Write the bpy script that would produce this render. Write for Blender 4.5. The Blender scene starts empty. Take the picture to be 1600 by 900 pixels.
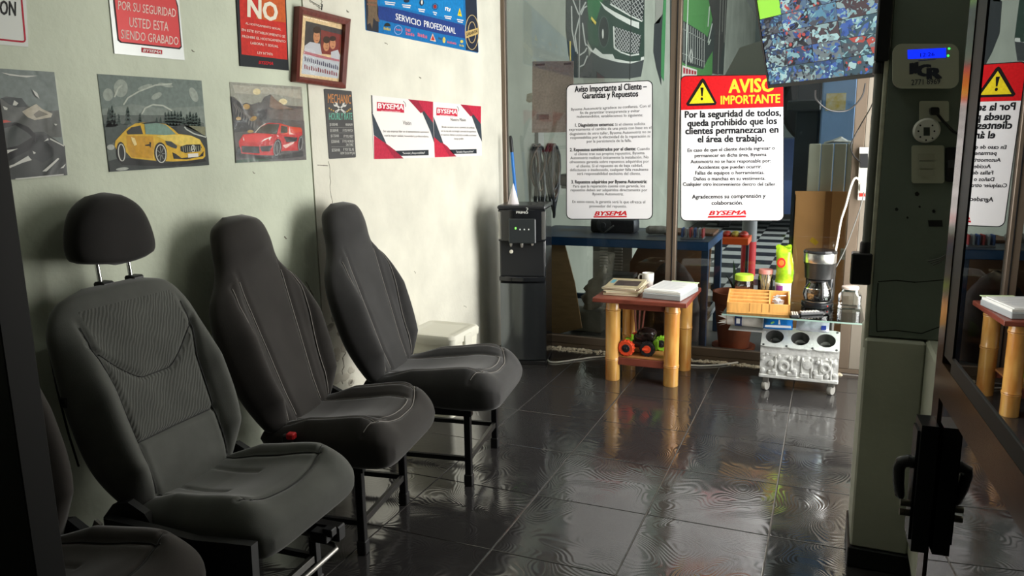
import bpy, bmesh, math, random
from mathutils import Vector, Matrix
random.seed(7)
PI = math.pi
sc = bpy.context.scene
COL = sc.collection

# ------------------------------------------------------------------ camera
YAW, PITCH, ROLL, FPX = math.radians(22.78), math.radians(10.91), math.radians(-0.87), 1185.6
CAM = Vector((2.099, 0.0, 1.4153))
def _basis():
    f = Vector((-math.sin(YAW), math.cos(YAW), 0)); r = Vector((math.cos(YAW), math.sin(YAW), 0)); u = Vector((0, 0, 1))
    f2 = f*math.cos(PITCH) - u*math.sin(PITCH); u2 = u*math.cos(PITCH) + f*math.sin(PITCH)
    return r*math.cos(ROLL) + u2*math.sin(ROLL), u2*math.cos(ROLL) - r*math.sin(ROLL), f2
CR, CU, CF = _basis()
cd = bpy.data.cameras.new('camera'); cd.sensor_width = 36; cd.lens = FPX/1600*36; cd.clip_start = 0.05; cd.clip_end = 200
co = bpy.data.objects.new('camera', cd); COL.objects.link(co)
co.matrix_world = Matrix(((CR.x, CU.x, -CF.x, CAM.x), (CR.y, CU.y, -CF.y, CAM.y), (CR.z, CU.z, -CF.z, CAM.z), (0, 0, 0, 1)))
sc.camera = co

# ------------------------------------------------------------------ world, lights, exposure
sc.view_settings.view_transform = 'Standard'; sc.view_settings.look = 'None'
sc.view_settings.gamma = 1.0; sc.view_settings.exposure = 0.0
sc.view_settings.use_curve_mapping = False
w = bpy.data.worlds.new('world'); sc.world = w; w.use_nodes = True
bg = w.node_tree.nodes['Background']; bg.inputs[0].default_value = (0.86, 0.93, 1.0, 1); bg.inputs[1].default_value = 2.2
def area(name, loc, target, sx, sy, power, color=(1, 1, 1), spread=180):
    l = bpy.data.lights.new(name, 'AREA'); l.shape = 'RECTANGLE'; l.size = sx; l.size_y = sy; l.energy = power; l.color = color
    l.spread = math.radians(spread)
    o = bpy.data.objects.new(name, l); COL.objects.link(o); o.location = loc
    o.rotation_euler = (Vector(target)-Vector(loc)).to_track_quat('-Z', 'Y').to_euler()
    return o
# daylight through the wide opening in the right wall, behind the pier
area('daylight_opening', (2.86, 3.95, 1.35), (0.0, 3.95, 1.15), 1.5, 2.0, 98, (1.0, 0.98, 0.935))
# daylight through the open side of the workshop
area('daylight_workshop', (6.4, 8.5, 2.3), (0, 8.0, 1.0), 7.0, 3.6, 760, (0.93, 0.97, 1.0))
# weak fill from an unseen fitting on the waiting room ceiling
area('ceiling_fill_light', (1.5, 2.5, 2.83), (1.4, 2.5, 0), 1.2, 0.12, 5, (0.95, 1.0, 0.88))

# ------------------------------------------------------------------ pixel rays onto real planes
def ray(x, y): return CF*FPX + CR*(x-800) - CU*(y-450)
def onX(x, y, X=0.0): v = ray(x, y); return CAM + v*((X-CAM.x)/v.x)
def onY(x, y, Y): v = ray(x, y); return CAM + v*((Y-CAM.y)/v.y)
def onZ(x, y, Z=0.0): v = ray(x, y); return CAM + v*((Z-CAM.z)/v.z)
def onP(x, y, p0, n): v = ray(x, y); return CAM + v*((p0-CAM).dot(n)/v.dot(n))

# ------------------------------------------------------------------ materials
MATS = {}
def mat(name, col, rough=0.5, metal=0.0, noise=0.0, nscale=8.0, bump=0.0, bscale=60.0, emit=0.0, sheen=0.0, spec=0.5, coat=0.0, ncol=None, trans=0.0, ior=1.45, stretch=None):
    if name in MATS: return MATS[name]
    m = bpy.data.materials.new(name); m.use_nodes = True; nt = m.node_tree; b = nt.nodes['Principled BSDF']
    c = (*col, 1)
    b.inputs['Base Color'].default_value = c; b.inputs['Roughness'].default_value = rough; b.inputs['Metallic'].default_value = metal
    b.inputs['Specular IOR Level'].default_value = spec; b.inputs['IOR'].default_value = ior
    if coat: b.inputs['Coat Weight'].default_value = coat; b.inputs['Coat Roughness'].default_value = 0.05
    if sheen: b.inputs['Sheen Weight'].default_value = sheen; b.inputs['Sheen Roughness'].default_value = 0.4
    if trans: b.inputs['Transmission Weight'].default_value = trans
    if emit: b.inputs['Emission Color'].default_value = c; b.inputs['Emission Strength'].default_value = emit
    tc = nt.nodes.new('ShaderNodeTexCoord'); src = tc.outputs['Object']
    if stretch:
        mp = nt.nodes.new('ShaderNodeMapping'); mp.inputs['Scale'].default_value = stretch; nt.links.new(src, mp.inputs[0]); src = mp.outputs[0]
    if noise:
        n = nt.nodes.new('ShaderNodeTexNoise'); n.inputs['Scale'].default_value = nscale; n.inputs['Detail'].default_value = 5
        nt.links.new(src, n.inputs['Vector'])
        r = nt.nodes.new('ShaderNodeValToRGB'); r.color_ramp.elements[0].position = 0.3; r.color_ramp.elements[1].position = 0.7
        lo = ncol if ncol else tuple(max(0, x*(1-noise)) for x in col); hi = col if ncol else tuple(min(1, x*(1+noise*0.6)) for x in col)
        r.color_ramp.elements[0].color = (*lo, 1); r.color_ramp.elements[1].color = (*hi, 1)
        nt.links.new(n.outputs[0], r.inputs[0]); nt.links.new(r.outputs[0], b.inputs['Base Color'])
    if bump:
        n2 = nt.nodes.new('ShaderNodeTexNoise'); n2.inputs['Scale'].default_value = bscale; n2.inputs['Detail'].default_value = 4
        nt.links.new(src, n2.inputs['Vector'])
        bp = nt.nodes.new('ShaderNodeBump'); bp.inputs['Strength'].default_value = bump; bp.inputs['Distance'].default_value = 0.004
        nt.links.new(n2.outputs[0], bp.inputs['Height']); nt.links.new(bp.outputs[0], b.inputs['Normal'])
    MATS[name] = m; return m
def srgb(r, g, b):
    f = lambda v: (v/255/12.92) if v/255 <= 0.04045 else ((v/255+0.055)/1.055)**2.4
    return (f(r), f(g), f(b))
def pr(r, g, b, rough=0.55): # flat print colour
    return mat('print_%d_%d_%d' % (r, g, b), srgb(r, g, b), rough, spec=0.22, noise=0.0 if min(r, g, b) > 190 or max(r, g, b) < 50 else 0.16, nscale=70)
def glassmat(name, tint=(1, 1, 1), boost=1.0, rough=0.0, base=0.0):
    m = bpy.data.materials.new(name); m.use_nodes = True; nt = m.node_tree
    for n in list(nt.nodes):
        if n.type != 'OUTPUT_MATERIAL': nt.nodes.remove(n)
    out = [n for n in nt.nodes][0]
    t = nt.nodes.new('ShaderNodeBsdfTransparent'); t.inputs[0].default_value = (*tint, 1)
    g = nt.nodes.new('ShaderNodeBsdfGlossy'); g.inputs['Roughness'].default_value = rough
    fr = nt.nodes.new('ShaderNodeFresnel'); fr.inputs[0].default_value = 1.5
    mu = nt.nodes.new('ShaderNodeMath'); mu.operation = 'MULTIPLY_ADD'; mu.use_clamp = True; mu.inputs[1].default_value = boost; mu.inputs[2].default_value = base
    mx = nt.nodes.new('ShaderNodeMixShader')
    nt.links.new(fr.outputs[0], mu.inputs[0]); nt.links.new(mu.outputs[0], mx.inputs[0])
    nt.links.new(t.outputs[0], mx.inputs[1]); nt.links.new(g.outputs[0], mx.inputs[2]); nt.links.new(mx.outputs[0], out.inputs[0])
    return m

# ------------------------------------------------------------------ mesh builder
class B:
    def __init__(s): s.bm = bmesh.new()
    def box(s, lo, hi, bev=0.0, M=None, seg=1):
        t = bmesh.new(); bmesh.ops.create_cube(t, size=1)
        c = [(a+b)/2 for a, b in zip(lo, hi)]; d = [abs(b-a) for a, b in zip(lo, hi)]
        bmesh.ops.transform(t, matrix=Matrix.Translation(c) @ Matrix.Diagonal((*d, 1)), verts=t.verts)
        if bev: bmesh.ops.bevel(t, geom=list(t.edges), offset=bev, segments=seg, affect='EDGES', profile=0.5)
        if M is not None: bmesh.ops.transform(t, matrix=M, verts=t.verts)
        s.add(t); return s
    def add(s, t):
        me = bpy.data.meshes.new('tmp'); t.to_mesh(me); t.free(); s.bm.from_mesh(me); bpy.data.meshes.remove(me)
    def rings(s, rings, cap=True, closed=True):
        vs = [[s.bm.verts.new(p) for p in r] for r in rings]
        n = len(vs[0])
        for a, b in zip(vs[:-1], vs[1:]):
            for i in range(n if closed else n-1):
                j = (i+1) % n
                s.bm.faces.new((a[i], a[j], b[j], b[i]))
        if cap and closed:
            s.bm.faces.new(list(reversed(vs[0]))); s.bm.faces.new(vs[-1])
        return s
    def tube(s, pts, r, n=8, flat=None, closed=False):
        pts = [Vector(p) for p in pts]; rr = r if isinstance(r, (list, tuple)) else [r]*len(pts)
        rings = []; prev = None
        for i, p in enumerate(pts):
            d = (pts[min(i+1, len(pts)-1)]-pts[max(i-1, 0)]).normalized()
            if prev is None:
                a = Vector((0, 0, 1)) if abs(d.z) < 0.9 else Vector((1, 0, 0)); x = d.cross(a).normalized()
            else: x = (prev - d*prev.dot(d)).normalized()
            y = d.cross(x); prev = x
            rings.append([p + x*(rr[i]*math.cos(2*PI*k/n)) + y*(rr[i]*math.sin(2*PI*k/n)) for k in range(n)])
        return s.rings(rings)
    def lathe(s, prof, loc=(0, 0, 0), n=20, M=None, sx=1, sy=1):
        M = M if M is not None else Matrix.Translation(loc)
        return s.rings([[M @ Vector((r*sx*math.cos(2*PI*k/n), r*sy*math.sin(2*PI*k/n), z)) for k in range(n)] for r, z in prof])
    def prism(s, poly, off):
        off = Vector(off); a = [s.bm.verts.new(Vector(p)) for p in poly]; b = [s.bm.verts.new(Vector(p)+off) for p in poly]
        n = len(a)
        s.bm.faces.new(a); s.bm.faces.new(list(reversed(b)))
        for i in range(n): j = (i+1) % n; s.bm.faces.new((a[i], b[i], b[j], a[j]))
        return s
    def face(s, poly):
        s.bm.faces.new([s.bm.verts.new(Vector(p)) for p in poly]); return s
    def sphere(s, c, rad, n=14, m=10):
        rx, ry, rz = rad if isinstance(rad, (tuple, list)) else (rad,)*3
        c = Vector(c)
        return s.rings([[c+Vector((rx*math.sin(PI*(i+.02)/(m+.04))*math.cos(2*PI*k/n), ry*math.sin(PI*(i+.02)/(m+.04))*math.sin(2*PI*k/n), -rz*math.cos(PI*(i+.02)/(m+.04)))) for k in range(n)] for i in range(m+1)])
    def xf(s, M): bmesh.ops.transform(s.bm, matrix=M, verts=s.bm.verts); return s
    def obj(s, name, material, parent=None, smooth=False, world=False, ang=40):
        if world and parent is not None:
            root = parent
            while root.parent: root = root.parent
            bmesh.ops.transform(s.bm, matrix=(Matrix.Translation(root.location) @ Matrix.Rotation(root.rotation_euler.z, 4, 'Z')).inverted(), verts=s.bm.verts)
        bmesh.ops.recalc_face_normals(s.bm, faces=s.bm.faces)
        if smooth:
            for f in s.bm.faces: f.smooth = True
            ca = math.radians(ang)
            for e in s.bm.edges:
                if len(e.link_faces) == 2 and e.calc_face_angle(0) > ca: e.smooth = False
        me = bpy.data.meshes.new(name); s.bm.to_mesh(me); s.bm.free()
        me.materials.append(material)
        o = bpy.data.objects.new(name, me); COL.objects.link(o); o.parent = parent
        return o
def tag(o, label, cat, group=None):
    o['label'] = label; o['category'] = cat
    if group: o['group'] = group
    return o
def thing(name, label, cat, loc=(0, 0, 0), rz=0.0, group=None):
    o = bpy.data.objects.new(name, None); COL.objects.link(o); o.location = loc; o.rotation_euler = (0, 0, rz)
    o.empty_display_size = 0.05
    return tag(o, label, cat, group)
def struct(o): o['kind'] = 'structure'; return o
def copy_tree(o, parent=None):
    c = o.copy(); COL.objects.link(c); c.parent = parent
    for ch in list(o.children): copy_tree(ch, c)
    return c
def lerp(a, b, t): return a+(b-a)*t
def interp(tab, x):
    # smooth (catmull) interpolation in a table [(x, y...)]
    if x <= tab[0][0]: return tab[0][1:]
    if x >= tab[-1][0]: return tab[-1][1:]
    for i in range(len(tab)-1):
        if tab[i][0] <= x <= tab[i+1][0]: break
    p0 = tab[max(i-1, 0)]; p1 = tab[i]; p2 = tab[i+1]; p3 = tab[min(i+2, len(tab)-1)]
    h = p2[0]-p1[0]; t = (x-p1[0])/h; out = []
    for k in range(1, len(p1)):
        m1 = (p2[k]-p0[k])/(p2[0]-p0[0])*h if p2[0] > p0[0] else 0
        m2 = (p3[k]-p1[k])/(p3[0]-p1[0])*h if p3[0] > p1[0] else 0
        t2, t3 = t*t, t*t*t
        out.append((2*t3-3*t2+1)*p1[k]+(t3-2*t2+t)*m1+(-2*t3+3*t2)*p2[k]+(t3-t2)*m2)
    return tuple(out)

# ------------------------------------------------------------------ lettering
def text_bm(s, bold=0.0, shear=0.0):
    cu = bpy.data.curves.new('t', 'FONT'); cu.body = s; cu.size = 1; cu.offset = bold; cu.shear = shear; cu.resolution_u = 2
    o = bpy.data.objects.new('t', cu); COL.objects.link(o)
    dg = bpy.context.evaluated_depsgraph_get()
    me = bpy.data.meshes.new_from_object(o.evaluated_get(dg))
    bm = bmesh.new(); bm.from_mesh(me); bpy.data.objects.remove(o); bpy.data.curves.remove(cu); bpy.data.meshes.remove(me)
    return bm
CAPH = 0.729
def text3(b, s, pL, pR, pT, bold=0.0, shear=0.0):
    """lettering whose baseline runs pL..pR and whose capitals reach from pL to pT (world points)"""
    t = text_bm(s, 0.0, shear)
    if not t.verts: t.free(); return
    x0 = min(v.co.x for v in t.verts); x1 = max(v.co.x for v in t.verts)
    ex = (pR-pL); ey = (pT-pL); base = [v.co.copy() for v in t.verts]
    nz = ex.cross(ey).normalized()*0.00011
    for q, dx in enumerate(((0, 0),) if bold < .003 else ((-bold, 0), (bold, 0), (0, 0)) if bold < .02 else ((-bold*1.1, -bold*.6), (bold*1.1, -bold*.6), (-bold*1.1, bold*.6), (bold*1.1, bold*.6), (0, 0))):      # heavy faces: the stroke widened sideways
        t2 = t.copy()
        for v, c in zip(t2.verts, base): v.co = pL + ex*((c.x+dx[0]-x0)/(x1-x0)) + ey*((c.y+dx[1])/CAPH) + nz*q
        b.add(t2)
    t.free()
class Print:
    """flat print laid on a plane; pixel positions of the photograph are carried onto the real plane"""
    def __init__(s, fn, nrm, root, ox=0, oy=0, k=1.0, base=0.0012):
        s.fn = fn; s.n = Vector(nrm); s.root = root; s.ox = ox; s.oy = oy; s.k = k; s.base = base; s.lv = 0
    def p(s, x, y, lv=None):
        lv = s.lv if lv is None else lv
        return s.fn(s.ox+x/s.k, s.oy+y/s.k) + s.n*(s.base+0.00035*lv)
    def poly(s, name, pts, m, lv=None):
        return B().face([s.p(x, y, lv) for x, y in pts]).obj(name, m, s.root, world=True)
    def polys(s, name, plist, m, lv=None):
        if len(plist) <= 14:
            for pts in plist: o = s.poly(name, pts, m, lv)
            return o
        b = B()
        for pts in plist: b.face([s.p(x, y, lv) for x, y in pts])
        o = b.obj(name, m, s.root, world=True); o['kind'] = 'stuff'; return o
    def line(s, name, pts, wd, m, lv=None):
        return s.lines(name, [pts], wd, m, lv)
    def lines(s, name, plist, wd, m, lv=None):
        if 1 < len(plist) <= 14:
            for q in plist: o = s.lines(name, [q], wd, m, lv)
            return o
        b = B()
        for pts in plist:
            for (x0, y0), (x1, y1) in zip(pts[:-1], pts[1:]):
                dx, dy = x1-x0, y1-y0; L = math.hypot(dx, dy) or 1; nx, ny = -dy/L*wd/2, dx/L*wd/2
                b.face([s.p(x0+nx, y0+ny, lv), s.p(x1+nx, y1+ny, lv), s.p(x1-nx, y1-ny, lv), s.p(x0-nx, y0-ny, lv)])
        o = b.obj(name, m, s.root, world=True)
        if len(plist) > 1: o['kind'] = 'stuff'
        return o
    def text(s, name, items, m, bold=0.0, shear=0.0, lv=None):
        """items: (string, x0, y0, x1, y1, cap height) baseline from (x0,y0) to (x1,y1)"""
        for st, x0, y0, x1, y1, h in items:
            b = B(); text3(b, st, s.p(x0, y0, lv), s.p(x1, y1, lv), s.p(x0, y0-h, lv), bold, shear)
            o = b.obj(name, m, s.root, world=True)
        return o
def ell(cx, cy, rx, ry, n=20, a0=0, a1=2*PI, rot=0):
    out = []
    for k in range(n):
        a = a0+(a1-a0)*k/(n if abs(a1-a0-2*PI) < 1e-6 else n-1)
        x, y = rx*math.cos(a), ry*math.sin(a)
        out.append((cx+x*math.cos(rot)-y*math.sin(rot), cy+x*math.sin(rot)+y*math.cos(rot)))
    return out
def rrect(x0, y0, x1, y1, r, n=5):
    out = []
    for cx, cy, a in ((x1-r, y1-r, 0), (x0+r, y1-r, PI/2), (x0+r, y0+r, PI), (x1-r, y0+r, 3*PI/2)):
        out += [(cx+r*math.cos(a+PI/2*k/n), cy+r*math.sin(a+PI/2*k/n)) for k in range(n+1)]
    return out

# ================================================================== THE SETTING
M_wall = mat('plaster_warm_white', srgb(224, 221, 206), 0.75, noise=0.14, nscale=3.2, bump=0.5, bscale=34)
M_wallg = mat('plaster_pale_green', srgb(208, 214, 194), 0.75, noise=0.15, nscale=2.6, bump=0.5, bscale=34)
M_pier = mat('plaster_pier', srgb(108, 118, 108), 0.7, noise=0.18, nscale=3.0, bump=0.5, bscale=25)
M_pier_lit = mat('plaster_pier_lit', srgb(186, 188, 172), 0.7, noise=0.14, nscale=4.0, bump=0.5, bscale=25)  # pier plaster made paler: light from the door put into the colour
M_black = mat('black_paint', (0.012, 0.012, 0.013), 0.35)
M_grout = mat('grout', srgb(112, 108, 104), 0.8, noise=0.3, nscale=30)
M_bronze = mat('bronze_aluminium', srgb(114, 100, 86), 0.34, 0.35)
M_ceil = mat('ceiling_paint', (0.55, 0.56, 0.53), 0.8)
GLASS = glassmat('clear_glass', (0.90, 0.93, 0.92), 0.9)

def tilemat():
    m = bpy.data.materials.new('polished_black_tile'); m.use_nodes = True; nt = m.node_tree; b = nt.nodes['Principled BSDF']
    b.inputs['Base Color'].default_value = (0.030, 0.028, 0.028, 1); b.inputs['IOR'].default_value = 2.2
    oi = nt.nodes.new('ShaderNodeObjectInfo'); tc = nt.nodes.new('ShaderNodeTexCoord')
    mul = nt.nodes.new('ShaderNodeMath'); mul.operation = 'MULTIPLY'; mul.inputs[1].default_value = 37.0
    nt.links.new(oi.outputs['Random'], mul.inputs[0])
    add = nt.nodes.new('ShaderNodeVectorMath'); add.operation = 'ADD'
    nt.links.new(tc.outputs['Object'], add.inputs[0]); nt.links.new(mul.outputs[0], add.inputs[1])
    n = nt.nodes.new('ShaderNodeTexNoise'); n.inputs['Scale'].default_value = 3.2; n.inputs['Detail'].default_value = 1.2; n.inputs['Distortion'].default_value = 0.5
    nt.links.new(add.outputs[0], n.inputs['Vector'])
    # contour lines of a soft noise: the wood-like wave relief pressed in the glaze
    k = nt.nodes.new('ShaderNodeMath'); k.operation = 'MULTIPLY'; k.inputs[1].default_value = 260.0
    nt.links.new(n.outputs[0], k.inputs[0])
    s = nt.nodes.new('ShaderNodeMath'); s.operation = 'SINE'; nt.links.new(k.outputs[0], s.inputs[0])
    bp = nt.nodes.new('ShaderNodeBump'); bp.inputs['Strength'].default_value = 0.045; bp.inputs['Distance'].default_value = 0.002
    nt.links.new(s.outputs[0], bp.inputs['Height']); nt.links.new(bp.outputs[0], b.inputs['Normal'])
    n3 = nt.nodes.new('ShaderNodeTexNoise'); n3.inputs['Scale'].default_value = 7; nt.links.new(add.outputs[0], n3.inputs['Vector'])
    mr = nt.nodes.new('ShaderNodeMapRange'); mr.inputs[1].default_value = 0.35; mr.inputs[2].default_value = 0.75; mr.inputs[3].default_value = 0.07; mr.inputs[4].default_value = 0.17
    nt.links.new(n3.outputs[0], mr.inputs[0]); nt.links.new(mr.outputs[0], b.inputs['Roughness'])
    return m
M_tile = tilemat()
YP = 4.867
# floor: bed with single polished tiles set on it
fl = struct(B().box((-0.02, -2.0, -0.06), (3.6, YP+0.03, -0.003)).obj('floor', M_grout))
T = 0.45; X0 = 0.6165; Y0 = 2.234
tile_me = None
def tile_at(x0, x1, y0, y1):
    global tile_me
    full = abs(x1-x0-T) < 1e-3 and abs(y1-y0-T) < 1e-3
    if full and tile_me:
        o = bpy.data.objects.new('floor_tile', tile_me); COL.objects.link(o)
    else:
        g = 0.0022; w2, h2 = (x1-x0)/2-g, (y1-y0)/2-g
        b = B(); z0, z1, c = -0.004, 0.0, 0.0015
        b.rings([[(-w2, -h2, z0), (w2, -h2, z0), (w2, h2, z0), (-w2, h2, z0)], [(-w2, -h2, z1-0.0006), (w2, -h2, z1-0.0006), (w2, h2, z1-0.0006), (-w2, h2, z1-0.0006)], [(-w2+c, -h2+c, z1), (w2-c, -h2+c, z1), (w2-c, h2-c, z1), (-w2+c, h2-c, z1)]])
        o = b.obj('floor_tile', M_tile)
        if full: tile_me = o.data
    o.location = ((x0+x1)/2, (y0+y1)/2, 0); o.parent = fl
tile_at(X0, X0+T, Y0, Y0+T)
for i in range(-2, 5):
    for j in range(-5, 7):
        if (i, j) == (0, 0): continue
        a0, a1 = max(0.0, X0+i*T), min(2.75, X0+(i+1)*T); b0, b1 = Y0+j*T, min(YP-0.03, Y0+(j+1)*T)
        if a1-a0 > 0.02 and b1-b0 > 0.02: tile_at(a0, a1, b0, b1)

# left wall: two plastered sheets with an open joint between them
JY = 2.765
wl = struct(B().box((-0.14, -2.0, -0.06), (-0.012, YP+0.02, 2.9)).obj('wall_left', mat('joint_green', srgb(92, 112, 96), 0.9)))  # green backing that shows in the open joint
B().box((-0.012, -2.0, 0), (0, JY-0.005, 2.9)).obj('plaster_sheet', M_wallg, wl)
B().box((-0.012, JY+0.005, 0), (0, YP+0.02, 2.9)).obj('plaster_sheet', M_wall, wl)
def crack(pts, wd=0.003):
    b = B()
    for p, q in zip(pts[:-1], pts[1:]):
        a = onX(*p); c = onX(*q); d = (c-a).normalized(); n = Vector((1, 0, 0)).cross(d)*wd*random.uniform(.4, 1)
        b.prism([a+n, c+n*.7, c-n*.7, a-n], (0.0007, 0, 0))
    b.obj('crack', mat('crack_dark', srgb(120, 116, 100), 0.9), wl)
def jag(a, b2, n=9, j=1.6):
    return [(lerp(a[0], b2[0], t/n)+random.uniform(-j, j), lerp(a[1], b2[1], t/n)) for t in range(n+1)]
crack(jag((484, 2), (503, 14)), .002); crack(jag((503, 12), (502, 0), 4), .003); crack(jag((514, 252), (520, 330), 10), .002)
crack(jag((538, 545), (535, 600), 8, 2.5), .004); crack(jag((495, 258), (514, 259), 4), .002); crack(jag((540, 520), (538, 548), 6, 2), .005)
crack(jag((480, 440), (505, 520), 12, 3), .004)
for (x, y) in ((541, 16), (395, 268), (648, 424), (726, 478), (602, 67), (655, 120), (445, 370), (300, 78)):
    crack(jag((x, y), (x+3, y+3), 3, 1.5), .003)
# ragged bare mortar patch low on the wall behind the seats
b = B()
for k in range(26):
    a = onX(random.uniform(498, 560), random.uniform(480, 600)); s = random.uniform(.008, .025)
    b.lathe([(s, 0), (s*.7, .0025)], M=Matrix.Translation((0, a.y, a.z)) @ Matrix.Rotation(PI/2, 4, 'Y'), n=7, sy=random.uniform(1, 2.5))
o = b.obj('mortar_scab', mat('mortar', srgb(206, 201, 186), 0.9, noise=.2), wl); o['kind'] = 'stuff'

# other walls of the room (out of frame, they keep the light where it is)
struct(B().box((2.75, -2.0, 0), (2.87, 3.15, 2.9)).box((2.75, 4.75, 0), (2.87, YP+.05, 2.9)).box((2.75, 3.15, 2.42), (2.87, 4.75, 2.9)).box((2.75, 3.15, 0), (2.87, 4.75, .3)).obj('wall_right', M_wall))
struct(B().box((-0.14, -2.1, 0), (3.6, -2.0, 2.9)).obj('wall_back', M_pier))
struct(B().box((-0.14, -2.1, 2.9), (3.6, YP+.05, 3.0)).obj('ceiling', M_ceil))
# unseen ceiling fitting that houses the fill lamp
cf = thing('ceiling_light', 'unseen white tube light fitting on the waiting room ceiling', 'ceiling light', (1.5, 2.5, 2.9))
B().box((-.62, -.07, -.05), (.62, .07, 0), .006).obj('housing', mat('white_metal', (.8, .8, .8), .4), cf)
B().tube([(-.6, 0, -.056), (.6, 0, -.056)], .012, 10).obj('tube', mat('tube_white', (.9, .9, .9), .4), cf, True)

# ------------------------------------------------------------------ pier on the right
PY = 2.6
pr_ = B()
pr_.box((2.236, PY, 0.79), (2.75, PY+0.22, 2.9), 0.004)
pier = struct(pr_.obj('wall_pier', M_pier))
b = B(); b.box((2.228, PY-0.02, 0.07), (2.40, PY+0.25, 0.785), 0.006)
b.obj('pier_plinth', M_pier_lit, pier)
b = B(); b.box((2.40, 1.75, 0.07), (2.75, PY+.2, 0.79), 0.008)
b.obj('plinth_return', M_pier_lit, pier)
B().box((2.222, PY-0.03, 0), (2.41, PY+.25, 0.07), .003).obj('pier_base', M_black, pier); B().box((2.41, 1.73, 0), (2.75, PY, 0.07), .003).obj('pier_base', M_black, pier)
B().box((2.224, PY+.0, 0.75), (2.237, PY+.03, 2.9), .003).obj('lit_edge', mat('lit_edge', srgb(196, 196, 178), .6, noise=.2, nscale=30), pier)  # pale strip: the light along the pier's edge put into colour
# horizontal cracks and holes in the pier
def pcrack(pts, wd=.002):
    b = B()
    for p, q in zip(pts[:-1], pts[1:]):
        a = onY(*p, PY); c = onY(*q, PY); d = (c-a).normalized(); n = Vector((0, 1, 0)).cross(d)*wd*random.uniform(.5, 1)
        b.prism([a+n, c+n, c-n, a-n], (0, -0.0008, 0))
    b.obj('crack', mat('pier_crack', (.02, .022, .02), .9), pier)
pcrack([(1372, 440), (1400, 438), (1430, 441), (1478, 437)]); pcrack([(1370, 518), (1400, 516), (1440, 521), (1478, 507)]); pcrack([(1372, 442), (1369, 480), (1370, 518)])
for x, y, r in ((1433, 303, 4), (1401, 327, 3), (1418, 340, 2), (1459, 330, 3), (1437, 323, 2)):
    B().face([onY(x+r*math.cos(k), y+r*math.sin(k), PY-.001) for k in (0, 1.2, 2.4, 3.6, 4.8)]).obj('hole', M_black, pier)
B().prism([onY(x, y, PY) for x, y in ((1450, 344), (1472, 344), (1473, 354), (1451, 354))], (0, -.002, 0)).obj('slot', M_black, pier)

# ------------------------------------------------------------------ glazed partition
def part_box(b, x0, x1, z0, z1, y0=YP, y1=YP+0.045, bev=.003): return b.box((x0, y0, z0), (x1, y1, z1), bev)
pt = struct(part_box(B(), 0.0, 2.75, 0.0, 0.03, YP+.004, YP+.04).obj('wall_partition', M_bronze))
part_box(B(), 0.0, 0.030, 0.03, 2.9).obj('stile', M_bronze, pt)
m1 = onY(1045, 200, YP).x; m2 = onY(1061, 200, YP).x
part_box(B(), m1, m2, 0.03, 2.9, YP-.012).obj('mullion', M_bronze, pt)
part_box(B(), m1+.038, m1+.044, 0.03, 2.9, YP-.016, YP-.011, 0).obj('mullion_groove', M_black, pt)
part_box(B(), 2.20, 2.26, 0.03, 2.9).obj('stile', M_bronze, pt)
part_box(B(), 0.03, m1, 0.03, 0.085).obj('bottom_rail', M_bronze, pt)
part_box(B(), m2, 2.20, 0.03, 0.085).obj('bottom_rail', M_bronze, pt)
part_box(B(), 0.0, 2.75, 2.82, 2.9, YP+.001).obj('top_rail', M_bronze, pt)
part_box(B(), 2.26, 2.75, 0.03, 2.9, YP+.002).obj('infill_panel', mat('infill_taupe', srgb(120, 112, 100), .7), pt)
w1 = struct(B().box((.03, YP+.018, .085), (m1, YP+.024, 2.82)).obj('window_1', GLASS))
w2 = struct(B().box((m2, YP+.018, .085), (2.20, YP+.024, 2.82)).obj('window_2', GLASS))
# broken mortar and dust along the foot of the partition
b = B(); random.seed(3)
for k in range(420):
    x = random.choice((random.uniform(.30, 1.0), random.uniform(.30, .95), random.uniform(1.3, 1.75), random.uniform(2.0, 2.22))); y = YP-random.uniform(.005, .10)*(1 if x < 1.1 else .6); s = random.uniform(.004, .016)
    b.lathe([(s, -.001), (s*.9, s*.3), (s*.3, s*.6)], loc=(x, y, 0), n=5, sx=random.uniform(.6, 1.6))
o = b.obj('mortar_rubble', mat('rubble', srgb(196, 184, 160), .9, noise=.45, nscale=25)); o['kind'] = 'stuff'; o['label'] = 'crumbled pale mortar along the foot of the glass partition'; o['category'] = 'rubble'

# ------------------------------------------------------------------ workshop behind the glass: shell
M_ww = mat('workshop_wall', srgb(146, 148, 134), .8, noise=.22, nscale=1.6, bump=.3, bscale=20)
struct(B().box((-.14, YP+.05, 0), (0, 22, 5.0)).obj('wall_workshop_left', M_ww))
struct(B().box((-.14, 22, 0), (9, 22.1, 5.0)).obj('wall_workshop_far', mat('far_wall', srgb(120, 128, 124), .8, noise=.2, nscale=1)))
struct(B().box((-.14, YP+.05, 4.6), (7.4, 22, 4.7)).obj('ceiling_workshop', M_ceil))
struct(B().box((2.87, YP+.0, 0), (9.0, YP+.12, 4.7)).obj('wall_workshop_near', M_ww))
struct(B().box((-.14, YP+.045, 2.9), (2.9, YP+.12, 4.7)).obj('wall_workshop_header', M_ww))
wf = struct(B().box((-.14, YP+.03, -.06), (9, 22, -.004)).obj('floor_workshop', mat('workshop_floor', srgb(92, 90, 88), .5, noise=.25, nscale=2)))
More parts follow.
